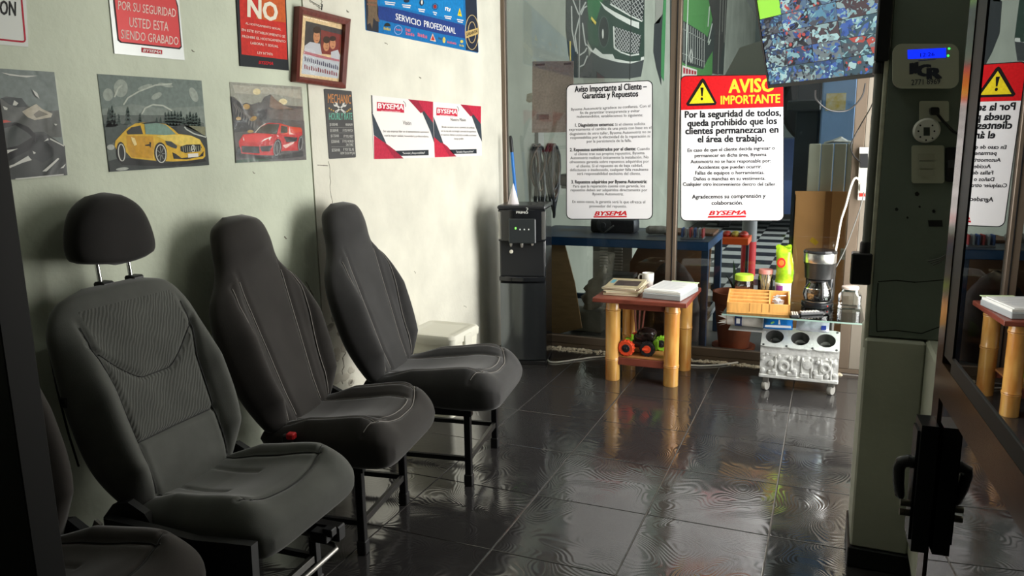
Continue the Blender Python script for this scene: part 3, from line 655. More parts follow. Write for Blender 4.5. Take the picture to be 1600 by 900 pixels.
P.lines('feature_print', [[(270, 360), (280, 362)], [(292, 362), (302, 364)], [(274, 404), (296, 408)], [(372, 452), (378, 453)], [(388, 455), (394, 456)], [(374, 484), (392, 488)], [(438, 430), (444, 431)], [(454, 432), (460, 434)], [(438, 464), (456, 468)]], 6, pr(120, 70, 56), 6)
P.poly('caption_ground', [(150, 540), (516, 610), (505, 790), (132, 740)], pr(196, 200, 204), 3)
P.poly('caption_ribbon', [(156, 510), (340, 560), (515, 600), (515, 620), (330, 585), (152, 540)], pr(188, 120, 128), 4)
P.polys('caption_strokes', scrib(164, 612, 510, 706, 46, 17), pr(96, 92, 112), 5)
P.polys('caption_strokes', scrib(160, 690, 500, 768, 44, 15), pr(150, 84, 90), 5)
P.poly('photo_glass', inner, glassmat('picture_glass', (1, 1, 1), 1.0, .02), 8)
# hanging wire and nail
B().tube([Wp(338, 100, .012), Wp(342, 40, .012)], .0025, 6).obj('nail', M_black, t, world=True)
B().tube([Wp(215, 0, .004), Wp(290, 45, .004), Wp(335, 70, .008)], .0012, 5).obj('hanging_wire', M_black, t, world=True)

# ================================================================== SIGNS ON THE GLASS
NY = (0, -1, 0)
SY = YP+0.0165          # signs are stuck to the room side of the panes
fnG = lambda x, y: onY(x, y, SY-.004)
def sign_board(label, x0, y0, x1, y1, tilt, red):
    """rounded board; tilt = pixel drop of the left end against the right"""
    corners = rrect(x0, y0, x1, y1, 9, 5)
    sk = lambda x, y: (x, y + tilt*(x1-x)/(x1-x0)*(1 if y < (y0+y1)/2 else 0))
    pts = [fnG(*sk(x, y)) for x, y in corners]
    c = sum(pts, Vector())/len(pts)
    t = thing('notice_sign', label, 'sign', (c.x, SY-.004, min(p.z for p in pts)))
    B().prism([p+Vector((0, .0035, 0)) for p in pts], (0, -.003, 0)).obj('black_edge', pr(32, 32, 34), t, world=True)
    ins = rrect(x0+1.3, y0+1.3, x1-1.3, y1-1.3, 8, 5)
    P = Print(fnG, NY, t, 0, 0, 1, 0.0002)
    P.poly('white_face', [sk(x, y) for x, y in ins], pr(236, 234, 236, .3), 0)
    P.sk = sk
    return t, P
# left sign (crop 880,110 scale 3.747)
t, P = sign_board('white notice headed Garantías y Repuestos on the glass above the bench', 884.5, 125, 1020, 343, 7, False)
P.ox, P.oy, P.k = 880, 110, 3.747
D_ = pr(34, 34, 38); G_ = pr(74, 74, 78)
P.text('heading', [('Aviso Importante al Cliente –', 68, 128, 488, 110, 38), ('Garantías y Repuestos', 112, 165, 438, 152, 36)], D_, .034, lv=1)
P.text('bold_lettering', [('1. Diagnósticos externos:', 70, 330, 296, 325, 20), ('2. Repuestos suministrados por el cliente:', 40, 474, 424, 468, 20), ('3. Repuestos adquiridos por Bysema Automotriz:', 48, 662, 490, 660, 20)], D_, .032, lv=1)
P.text('body_lettering', [('Bysema Automotriz agradece su confianza. Con el', 46, 236, 510, 215, 17), ('fin de garantizar transparencia y evitar', 98, 256, 448, 244, 17), ('malentendidos, establecemos lo siguiente:', 80, 278, 466, 269, 17),
    ('Si el cliente solicita', 304, 325, 480, 319, 17), ('expresamente el cambio de una pieza con base en el', 34, 354, 516, 342, 17), ('diagnóstico de otro taller, Bysema Automotriz no se', 38, 380, 512, 367, 17), ('responsabiliza por la efectividad de la reparación ni', 42, 402, 508, 392, 17), ('por la persistencia de la falla.', 138, 423, 400, 418, 17),
    ('Cuando', 432, 468, 506, 466, 17), ('el cliente trae sus propios repuestos, Bysema', 66, 497, 476, 491, 17), ('Automotriz realizará únicamente la instalación. No', 42, 520, 500, 515, 17), ('ofrecemos garantía sobre repuestos adquiridos por', 38, 544, 502, 540, 17), ('el cliente. Si el repuesto es de baja calidad,', 78, 568, 466, 564, 17), ('defectuoso o inadecuado, cualquier falla resultante', 40, 590, 498, 588, 17), ('será responsabilidad exclusiva del cliente.', 82, 612, 454, 612, 17),
    ('Para que la reparación cuente con garantía, los', 58, 686, 478, 684, 17), ('repuestos deben ser adquiridos directamente por', 44, 708, 492, 708, 17), ('Bysema Automotriz.', 172, 731, 354, 732, 17), ('En estos casos, la garantía será la que ofrezca el', 54, 776, 480, 778, 17), ('proveedor del repuesto.', 154, 802, 372, 803, 17)], G_, .008, lv=1)
P.poly('logo_bar', [(178, 854), (372, 852), (372, 860), (178, 862)], pr(206, 36, 44), 1)
P.text('logo', [('BYSEMA', 184, 850, 370, 848, 26)], pr(206, 36, 44), .035, .3, 1)
# right sign (crop 1040,0 scale 2.5)
t, P = sign_board('red and white AVISO IMPORTANTE notice with yellow triangle on the glass', 1063, 116, 1225, 345.5, 2, True)
sk = P.sk
top = [(x, y) for x, y in rrect(1064.3, 117.3, 1223.7, 344, 8, 5) if y < 135]
P.poly('red_field', [sk(x, y) for x, y in ([(1064.3, 170)] + [q for q in top if q[0] < 1140] + [q for q in top if q[0] >= 1140] + [(1223.7, 167)])], pr(214, 28, 34), 1)
P.ox, P.oy, P.k = 1040, 0, 2.5
P.poly('triangle_border', [(145, 306), (153, 312), (200, 402), (194, 411), (86, 414), (80, 406), (137, 312)], pr(30, 26, 24), 2)
P.poly('triangle_field', [(145, 322), (190, 402), (93, 405)], pr(240, 216, 40), 3)
P.polys('exclamation_mark', [[(136, 342), (149, 342), (145, 376), (140, 376)], ell(142, 386, 5, 6, 10)], pr(26, 24, 22), 4)
P.text('yellow_heading', [('AVISO', 248, 362, 424, 357, 54), ('IMPORTANTE', 216, 407, 446, 401, 34)], pr(240, 206, 56), .03, lv=2)
P.text('bold_lettering', [('Por la seguridad de todos,', 76, 460, 450, 452, 27), ('queda prohibido que los', 86, 494, 434, 484, 27), ('clientes permanezcan en', 78, 524, 440, 518, 27), ('el área de trabajo.', 126, 556, 384, 552, 27)], D_, .036, lv=1)
P.text('body_lettering', [('En caso de que el cliente decida ingresar o', 86, 594, 426, 584, 14), ('permanecer en dicha área, Bysema', 114, 614, 394, 610, 14), ('Automotriz no se hace responsable por:', 98, 638, 410, 634, 14), ('Accidentes que puedan ocurrir.', 126, 660, 376, 657, 14), ('Fallas de equipos o herramientas.', 116, 682, 386, 680, 14), ('Daños o manchas en su vestimenta.', 110, 705, 390, 703, 14), ('Cualquier otro inconveniente dentro del taller.', 68, 726, 432, 726, 14), ('Agradecemos su comprensión y', 104, 776, 390, 772, 16), ('colaboración.', 180, 800, 302, 799, 16)], D_, .026, lv=1)
P.poly('logo_bar', [(166, 844), (314, 842), (314, 849), (164, 851)], pr(206, 36, 44), 1)
P.text('logo', [('BYSEMA', 170, 840, 314, 838, 17)], pr(206, 36, 44), .035, .3, 1)

# ================================================================== SCREEN WITH THE CAMERA PICTURES
zb = 1.655
bl = onZ(1201, 138, zb); br = onZ(1388, 118, zb)
ex = (br-bl).normalized(); hn = Vector((ex.y, -ex.x, 0))      # horizontal normal towards the room
if hn.dot(CAM-bl) < 0: hn = -hn
ta = math.radians(14)
up = (Vector((0, 0, 1))*math.cos(ta) + hn*math.sin(ta)).normalized(); nn = ex.cross(up)
if nn.dot(CAM-bl) < 0: nn = -nn
WT, HT = (br-bl).length+.02, 0.43
tv = thing('monitor', 'tilted black monitor showing a grid of security camera pictures', 'monitor', bl)
fr_ = lambda a, c, d=0: bl + ex*a + up*c + nn*d
def pbox(a0, a1, c0, c1, d0, d1):
    b = B(); lo = [fr_(a0, c0, d0), fr_(a1, c0, d0), fr_(a1, c1, d0), fr_(a0, c1, d0)]; b.prism(lo, nn*(d1-d0)); return b
pbox(0, WT, 0, HT, -.045, -.004).obj('casing', M_black, tv, world=True)
M_bez = mat('bezel', (.03, .032, .034), .3)
for nm, a in (('bezel_bottom', (0, WT, 0, .016)), ('bezel_top', (0, WT, HT-.012, HT)), ('bezel_side', (0, .012, .016, HT-.012)), ('bezel_side', (WT-.012, WT, .016, HT-.012))):
    pbox(*a, -.004, .004).obj(nm, M_bez, tv, world=True)
scr = pbox(.012, WT-.012, .016, HT-.012, -.004, -.001).obj('screen', mat('screen_off', (.01, .012, .015), .15), tv, world=True)
random.seed(21)
EM = lambda r, g, b_, e=.62: mat('feed_%d_%d_%d' % (r, g, b_), srgb(r, g, b_), .4, emit=e)
FC = [(92, 120, 150), (60, 84, 120), (110, 140, 140), (84, 70, 76), (70, 96, 110), (120, 130, 140), (50, 60, 90)]
BC = [(180, 214, 218), (140, 184, 192), (56, 84, 150), (74, 108, 180), (40, 44, 54), (60, 62, 72), (190, 86, 80), (150, 176, 180), (40, 44, 50), (120, 134, 140), (100, 150, 176), (84, 88, 98)]
cols = [.012, .165, .335, .505, WT-.012]; rws = [.016, .094, .172, .250, .328, HT-.012]
for r in range(5):
    for c in range(4):
        a0, a1 = cols[c]+.001, cols[c+1]-.001; c0, c1 = rws[r]+.001, rws[r+1]-.001
        base = FC[random.randrange(len(FC))] if True else 0
        if r == 4 and c < 1: base = (150, 220, 70)
        b = B(); b.face([fr_(a0, c0, .0), fr_(a1, c0, 0), fr_(a1, c1, 0), fr_(a0, c1, 0)])
        o = b.obj('camera_feed', EM(*base, .9 if r == 4 and c < 1 else .6), tv, world=True)
        if r == 4 and c < 1: continue
        for q in range(7):
            g = B()
            for z in range(9 if q > 1 else 3):
                x, y = random.uniform(a0, a1), random.uniform(c0, c1); sx_, sy_ = (random.uniform(.004, .02), random.uniform(.002, .009)) if q > 1 else (random.uniform(.03, .06), random.uniform(.012, .025)); ro = random.uniform(-.6, .8)
                pts = [(min(a1, max(a0, px)), min(c1, max(c0, py))) for px, py in ell(x, y, sx_*(1 if z % 3 else .5), sy_, 6, rot=ro)]
                g.face([fr_(px, py, .0002+.00006*(q*10+z)) for px, py in pts])
            g.obj('feed_shape', EM(*random.choice(BC)), o, world=True)['kind'] = 'stuff'
# bracket arm from the pier to the screen
B().tube([fr_(WT*.75, HT*.55, -.05), fr_(WT*.8, HT*.55, -.16), Vector((2.5, 3.9, 1.95)), Vector((2.742, 3.95, 1.95))], .014, 8).obj('bracket_arm', M_black, tv, world=True)

# ================================================================== THINGS ON THE PIER
def pbox_y(x0, y0, x1, y1, d, Y=PY, bev=0.0, rr=0):
    """slab on the pier front given by the pixel box of the photograph"""
    pts = [onY(x, y, Y-.0005) for x, y in (rrect(x0, y0, x1, y1, rr) if rr else [(x0, y0), (x1, y0), (x1, y1), (x0, y1)])]
    b = B(); b.prism(pts, (0, -d, 0)); return b
M_ivory = mat('ivory_plastic', srgb(176, 178, 160), .45)
t = thing('alarm_keypad', 'ivory alarm panel with lit blue display and ICR letters', 'keypad', onY(1445, 138, PY))
pbox_y(1394, 70, 1496, 139, .028, rr=14).obj('casing', M_ivory, t, world=True)
fnK = lambda x, y: onY(x, y, PY-.029)
P = Print(fnK, NY, t, 1340, 0, 2.0, 0.0004)
P.poly('display', [(156, 156), (276, 150), (276, 180), (157, 184)], mat('blue_display', (.004, .02, .9), .3, emit=1.6), 0)
P.text('display_lettering', [('12:26', 196, 178, 240, 175, 13)], mat('display_digits', (.002, .004, .1), .4), .01, lv=1)
P.polys('indicator_light', [ell(286, 152, 4, 3.5, 8), ell(283, 174, 4, 3.5, 8)], mat('green_led', (.05, .7, .1), .3, emit=2), 0)
P.text('letters', [('I', 170, 230, 182, 228, 34), ('C', 188, 238, 226, 236, 36), ('R', 220, 246, 260, 244, 34)], pr(58, 62, 74), .06, lv=0)
P.line('display_edge', [(190, 190), (244, 186)], 2, pr(40, 60, 160), 0)
P.text('number', [('2771 8969', 168, 266, 258, 262, 18)], pr(58, 62, 74), .012, lv=0)
t = thing('wall_socket', 'pale socket plate with a plug in it, between alarm panel and round timer', 'socket', onY(1456, 190, PY))
pbox_y(1436, 158, 1482, 190, .010, rr=3).obj('plate', M_ivory, t, world=True)
pbox_y(1452, 168, 1466, 180, .030, Y=PY-.010, rr=3).obj('plug', M_black, t, world=True)
B().tube([onY(1463, 176, PY-.035), onY(1474, 190, PY-.03), onY(1490, 206, PY-.012), onY(1510, 214, PY-.008)], .004, 6).obj('plug_cable', M_black, t, world=True)
t = thing('timer_plug', 'round white timer with a small dark display, hanging below the socket', 'timer', onY(1446, 223, PY))
c = onY(1447, 204, PY-.012)
B().lathe([(.036, 0), (.036, .016), (.031, .022), (.0, .0222)], M=Matrix.Translation(c) @ Matrix.Rotation(PI/2, 4, 'X'), n=28).obj('casing', mat('white_plastic', srgb(206, 206, 198), .4), t, True, world=True)
P = Print(lambda x, y: onY(x, y, c.y-.0222), NY, t, 1340, 0, 2.0, .0004)
P.poly('display', [(206, 398), (226, 398), (226, 424), (206, 424)], pr(60, 66, 62), 0)
P.polys('button', [ell(x, y, 3.2, 3.2, 8) for x, y in ((196, 392), (190, 410), (196, 428), (214, 438), (234, 432), (240, 410), (234, 392))], pr(50, 50, 52), 0)
t = thing('light_switch', 'beige switch plate with three rocker switches', 'switch', onY(1450, 287, PY))
pbox_y(1424, 227, 1475, 286, .009, rr=4).obj('plate', M_ivory, t, world=True)
for k in range(3):
    pbox_y(1436, 240+k*12.5, 1460, 250+k*12.5, .005, Y=PY-.009, rr=1).obj('rocker', mat('rocker', srgb(164, 164, 146), .4), t, world=True)
t = thing('junction_box', 'small black wall box right of the beige switch plate', 'box', onY(1484, 285, PY))
pbox_y(1478, 230, 1497, 284, .012, rr=3).obj('body', M_black, t, world=True)
pbox_y(1481, 250, 1494, 262, .004, Y=PY-.0125).obj('button', mat('dark_grey_plastic', (.05, .05, .055), .4), t, world=True)
t = thing('wire_stub', 'loose wire ends hanging out of the pier wall', 'wire', onY(1455, 415, PY))
for k in range(3):
    B().tube([onY(1490+k*2, 378-k*4, PY-.006), onY(1484+k, 394, PY-.012), onY(1468, 404+k*3, PY-.016), onY(1450+k*4, 408+k*3, PY-.01)], .0022, 6).obj('wire', mat('grey_wire', (.10, .10, .09), .5), t, world=True)
# conduit with black boxes at the pier's inner edge
t = thing('conduit_pipe', 'grey conduit pipe between two black boxes on the pier edge', 'conduit', (2.205, PY+.05, 1.0))
cx, cy = 2.213, PY+.02
B().tube([(cx, cy, 1.04), (cx, cy, 1.66)], .0135, 12).obj('pipe', mat('conduit_grey', srgb(112, 116, 110), .45), t, True, world=True)
B().lathe([(.019, 0), (.019, .03), (.016, .035)], loc=(cx, cy, 1.055), n=14).obj('collar', M_black, t, True, world=True)
B().lathe([(.019, 0), (.019, .03), (.016, .035)], loc=(cx, cy, 1.60), n=14).obj('collar', M_black, t, True, world=True)
B().box((2.172, cy-.028, .955), (2.232, cy+.03, 1.055), .004).obj('lower_box', M_black, t, world=True)
B().box((2.196, cy-.03, 1.635), (2.236, cy+.03, 2.3), .004).obj('upper_box', M_black, t, world=True)

# ================================================================== GLASS DOOR LEAF ON THE RIGHT
PH = math.radians(3.5); DD = Vector((-math.sin(PH), math.cos(PH), 0)); DN = Vector((DD.y, -DD.x, 0))
DP0 = Vector((CAM.x, CAM.y, 0)) + DN*0.32
dpt = lambda a, d, z: Vector((DP0.x, DP0.y, 0)) + DD*a - DN*d + Vector((0, 0, z))     # d>0 towards the room
door = struct(bpy.data.objects.new('door_1', None)); COL.objects.link(door); door.location = dpt(.45, 0, 0)
def dbox(a0, a1, d0, d1, z0, z1):
    b = B(); b.prism([dpt(a0, d0, z0), dpt(a1, d0, z0), dpt(a1, d0, z1), dpt(a0, d0, z1)], -DN*(d1-d0)); return b
M_dark = mat('dark_bronze_gloss', srgb(108, 88, 74), .14, .7)
M_gask = mat('gasket', (.006, .006, .007), .5)
A1 = 1.655
dbox(A1-.055, A1, -.035, .004, .03, 2.75).obj('stile', M_dark, door, world=True)
dbox(A1-.125, A1-.055, -.035, .002, 1.0, 2.75).obj('stile_gasket', M_gask, door, world=True)
dbox(.45, A1-.055, -.035, .004, .915, .985).obj('middle_rail', M_dark, door, world=True)
dbox(.45, A1-.125, -.03, .003, .985, 1.013).obj('rail_gasket', M_gask, door, world=True)
dbox(.45, A1-.055, -.035, .004, .03, .13).obj('bottom_rail', M_dark, door, world=True)
dbox(.45, A1-.055, -.035, .004, 2.65, 2.75).obj('top_rail', M_dark, door, world=True)
M_dglass = glassmat('tinted_door_glass', (.10, .11, .11), 1.6, 0.0, .12)
dbox(.45, A1-.12, -.006, 0, 1.0, 2.66).obj('upper_pane', M_dglass, door, world=True)
dbox(.45, A1-.05, -.006, 0, .12, .93).obj('lower_pane', M_dglass, door, world=True)
# lock case, lever and bolts
lk = dbox(A1-.085, A1-.02, .004, .034, .60, .865).obj('lock_case', M_black, door, world=True)
dbox(A1-.075, A1-.03, .034, .039, .62, .85).obj('face_plate', mat('lock_plate', (.02, .02, .022), .25, .4), lk, world=True)
lv = B(); lv.tube([dpt(A1-.05, .03, .772), dpt(A1-.05, .046, .776), dpt(A1-.046, .057, .770), dpt(A1-.04, .060, .755), dpt(A1-.03, .057, .72), dpt(A1-.022, .051, .690), dpt(A1-.02, .047, .680)], [.013, .013, .0125, .0115, .011, .010, .004], 12)
lv.obj('lever_handle', mat('black_satin', (.035, .035, .038), .22), door, True, world=True)
for z in (.63, .61):
    B().tube([dpt(A1-.06, .034, z+.06), dpt(A1-.06, .056, z+.06)], .007, 10).obj('lock_cylinder', mat('dull_steel', (.18, .16, .12), .35, .9), lk, True, world=True)

# door post close to the lens at the left
e1 = onY(4, 420, .9); 
struct(B().box((e1.x-.30, .88, 0), (e1.x, .94, 2.75), .002).obj('trim_1', mat('door_post_black', (.004, .004, .004), .6)))

# ================================================================== CAR SEATS
def fabric(name, col, wave=False):
    m = mat(name, col, .85, noise=.18, nscale=9, sheen=.35, spec=.25); nt = m.node_tree; b = nt.nodes['Principled BSDF']
    tc = nt.nodes.new('ShaderNodeTexCoord')
    n = nt.nodes.new('ShaderNodeTexNoise'); n.inputs['Scale'].default_value = 420; n.inputs['Detail'].default_value = 2
    nt.links.new(tc.outputs['Object'], n.inputs['Vector'])
    bp = nt.nodes.new('ShaderNodeBump'); bp.inputs['Strength'].default_value = .25; bp.inputs['Distance'].default_value = .001
    nt.links.new(n.outputs[0], bp.inputs['Height']); last = bp
    if wave:
        mp = nt.nodes.new('ShaderNodeMapping'); mp.inputs['Rotation'].default_value = (math.radians(56), 0, 0); mp.inputs['Scale'].default_value = (1, 1, .45)
        w = nt.nodes.new('ShaderNodeTexWave'); w.inputs['Scale'].default_value = 46; w.inputs['Distortion'].default_value = 4.5; w.inputs['Detail'].default_value = 1; w.inputs['Detail Scale'].default_value = .7; w.bands_direction = 'Y'
        nt.links.new(tc.outputs['Object'], mp.inputs[0]); nt.links.new(mp.outputs[0], w.inputs['Vector'])
        b2 = nt.nodes.new('ShaderNodeBump'); b2.inputs['Strength'].default_value = .55; b2.inputs['Distance'].default_value = .0025
        nt.links.new(w.outputs[0], b2.inputs['Height']); nt.links.new(bp.outputs[0], b2.inputs['Normal']); last = b2
    nt.links.new(last.outputs[0], b.inputs['Normal'])
    return m
F_grey = fabric('grey_seat_cloth', srgb(86, 87, 83)); F_greyw = fabric('grey_ribbed_cloth', srgb(82, 83, 79), True)
F_brown = fabric('charcoal_velour', srgb(50, 47, 45)); F_slate = fabric('slate_velour', srgb(60, 59, 59))
F_dark = fabric('black_head_cloth', srgb(37, 35, 34))
F_tan = fabric('taupe_velour', srgb(54, 50, 47))
M_seam = mat('seam_thread', srgb(140, 135, 130), .8); M_seamd = mat('seam_thread_dark', srgb(40, 40, 40), .8)
M_plast = mat('black_trim_plastic', (.018, .018, .019), .45); M_leg = mat('black_steel_leg', (.014, .014, .015), .4, .3)
M_chrome = mat('chrome', (.75, .75, .75), .12, 1.0); M_steel = mat('grey_steel', (.30, .29, .27), .35, .9)

def spacing(n, e=.6):
    # -1..1, denser near the ends
    return [lerp(-1+2*i/(n-1), math.sin((-1+2*i/(n-1))*PI/2), e) for i in range(n)]
def gs(d, s): return math.exp(-(d/s)**2)
class Surf:
    """closed padded body swept along a spine; front surface carries bolsters and seam grooves"""
    def __init__(s, point, nu, nv, vs): s.point = point; s.us = spacing(nu); s.vs = vs
    def build(s, parent, parts, back_pt):
        """parts: list of (name, material, region(u,v) or None)"""
        F = [[Vector(s.point(u, v)) for u in s.us] for v in s.vs]
        Kb = [[Vector(back_pt(u, v)) for u in s.us[::2]] for v in s.vs]
        objs = []
        for name, m, reg in parts:
            b = B(); cache = {}
            def V(i, j):
                if (i, j) not in cache: cache[(i, j)] = b.bm.verts.new(F[i][j])
                return cache[(i, j)]
            for i in range(len(s.vs)-1):
                for j in range(len(s.us)-1):
                    if reg is None or reg((s.us[j]+s.us[j+1])/2, (s.vs[i]+s.vs[i+1])/2):
                        b.bm.faces.new((V(i, j), V(i, j+1), V(i+1, j+1), V(i+1, j)))
            if name in ('backrest', 'cushion', 'pad'):
                c2 = [[b.bm.verts.new(p) for p in row] for row in Kb]
                for i in range(len(s.vs)-1):
                    for j in range(len(Kb[0])-1):
                        b.bm.faces.new((c2[i][j], c2[i+1][j], c2[i+1][j+1], c2[i][j+1]))
                bmesh.ops.remove_doubles(b.bm, verts=b.bm.verts, dist=.0004)
            o = b.obj(name, m, parent, True, ang=75)
            objs.append(o)
        return objs
def ends(n, k=6):
    # 0..1 with extra rows near the ends
    out = [0.5-0.5*math.cos(PI*i/(n-1)) for i in range(n)]
    return [lerp(i/(n-1), o, .55) for i, o in enumerate(out)]
def capf(v, e=.06, p=2.0):
    if v < e: return math.sqrt(max(0, 1-((e-v)/e)**p))
    if v > 1-e: return math.sqrt(max(0, 1-((v-1+e)/e)**p))
    return 1.0

def make_back(t, kind, mats, parts_extra=None):
    hb = kind == 'high'
    if hb: # z, x of spine, half width, front thickness, back thickness
        tab = [(0, .40, .335, .165, .050, .045), (.06, .44, .320, .215, .055, .055), (.22, .58, .272, .276, .060, .070), (.40, .72, .228, .292, .060, .070), (.52, .82, .198, .286, .056, .066), (.62, .89, .178, .258, .052, .060), (.70, .95, .160, .198, .052, .055), (.76, .995, .148, .168, .056, .055), (.86, 1.07, .130, .152, .062, .052), (.94, 1.13, .115, .124, .054, .046), (1.0, 1.165, .106, .060, .026, .022)]
    else:
        tab = [(0, .38, .330, .150, .048, .05), (.08, .43, .312, .205, .056, .062), (.25, .55, .272, .262, .064, .075), (.48, .70, .222, .274, .064, .075), (.70, .85, .172, .262, .058, .068), (.84, .935, .142, .244, .050, .058), (.94, .995, .122, .192, .040, .046), (1.0, 1.022, .112, .100, .020, .022)]
    def row(v): return interp(tab, v)
    def frame(v):
        z, x = row(v)[:2]; z2, x2 = row(min(1, v+.02))[:2]; z1, x1 = row(max(0, v-.02))[:2]
        d = Vector((x2-x1, 0, z2-z1)).normalized(); n = Vector((d.z, 0, -d.x))
        return Vector((x, 0, z)), n
    def seams(u, v, y, z, w):
        g = 0
        if hb:
            m = max(0, min(1, (z-.40)/.04))*max(0, min(1, (.985-z)/.05))
            yi = lerp(.092, .135, max(0, min(1, (z-.45)/.45))) ; yo = lerp(.150, .205, max(0, min(1, (z-.45)/.40)))
            if z > .86: yo = lerp(.205, .175, (z-.86)/.1)
            g += .011*gs(abs(y)-yi, .010)*m + .011*gs(abs(y)-yo, .010)*m*(1 if z < .93 else 0)
        else:
            m = max(0, min(1, (z-.40)/.04))*max(0, min(1, (.95-z)/.05))
            ys = lerp(.145, .165, (z-.4)/.5) + (.02 if z > .75 else 0)*min(1, max(0, (z-.75)/.1))
            g += .013*gs(abs(y)-ys, .009)*m
            za = .745+.55*max(0, abs(y)-.05)**1.35*3.0; g += .010*gs(z-za, .008)*(1 if abs(y) < .2 else 0)
            g += .011*gs(z-.585, .008)*(1 if abs(y) < .155 else 0)
        return g
    def pt(u, v):
        z, x, w, tf, tb = row(v); c, n = frame(v); y = w*u; e = capf(v, .05)
        sh = (1-abs(u)**3.2)**.5
        bol = 0
        B_ = max(0, min(1, (z-.42)/.1))*max(0, min(1, ((.97 if hb else .95)-z)/.22))
        bol = .062*gs(abs(u)-.80, .17)*B_ - .014*gs(u, .5)*B_*1.0
        if hb and z > .97: bol = .018*gs(u, .55)*max(0, min(1, (z-.97)/.06))
        d = tf*sh*e + bol*sh**.5*e - seams(u, v, y, z, w)*sh
        p = c + n*d; return (p.x, y, p.z)
    def bk(u, v):
        z, x, w, tf, tb = row(v); c, n = frame(v); p = c - n*tb*(1-abs(u)**3.2)**.5*capf(v, .05); return (p.x, w*u, p.z)
    S = Surf(pt, 97, 0, ends(110))
    def zof(v): return row(v)[0]
    if hb:
        parts = [('backrest', mats[0], lambda u, v: not (zof(v) < .97 and abs(u)*row(v)[2] < .11)), ('centre_panel', mats[1], lambda u, v: zof(v) < .97 and abs(u)*row(v)[2] < .11)]
        parts = [('backrest', mats[0], None)]
    else:
        def inner(u, v):
            z = zof(v); ys = lerp(.145, .165, (z-.4)/.5); y = abs(u)*row(v)[2]
            return z > .59 and y < ys and z < .96
        parts = [('backrest', mats[0], lambda u, v: not inner(u, v)), ('centre_panel', mats[1], inner)]
    objs = S.build(t, parts, bk)
    # stitched seam lines lying in the grooves
    def vz(z):
        lo, hi = 0, 1
        for _ in range(30):
            m = (lo+hi)/2
            if zof(m) < z: lo = m
            else: hi = m
        return lo
    def on(y, z, lift=.0035):
        v = vz(z); w = row(v)[2]; u = max(-1, min(1, y/w)); p = Vector(pt(u, v)); _, n = frame(v); return p + n*lift
    def seamline(pts, r=.0016, mm=None):
        B().tube([on(y, z) for y, z in pts], r, 5).obj('seam', mm or (M_seam if hb else M_seamd), objs[0], True)
    zs = [.44+.015*k for k in range(36)]
    for sgn in (-1, 1):
        if hb:
            seamline([(sgn*lerp(.092, .135, max(0, min(1, (z-.45)/.45))), z) for z in zs if z < .95])
            seamline([(sgn*(lerp(.150, .205, max(0, min(1, (z-.45)/.40))) if z <= .86 else lerp(.205, .175, (z-.86)/.1)), z) for z in zs if z < .92])
        else:
            seamline([(sgn*(lerp(.145, .165, (z-.4)/.5)+(.02*min(1, max(0, (z-.75)/.1)))), z) for z in zs if z < .93])
    if not hb:
        seamline([(y, .745+.55*max(0, abs(y)-.05)**1.35*3.0) for y in [-.17+.34*k/30 for k in range(31)]])
        seamline([(-.145+.29*k/20, .585) for k in range(21)])
    return objs[0], on

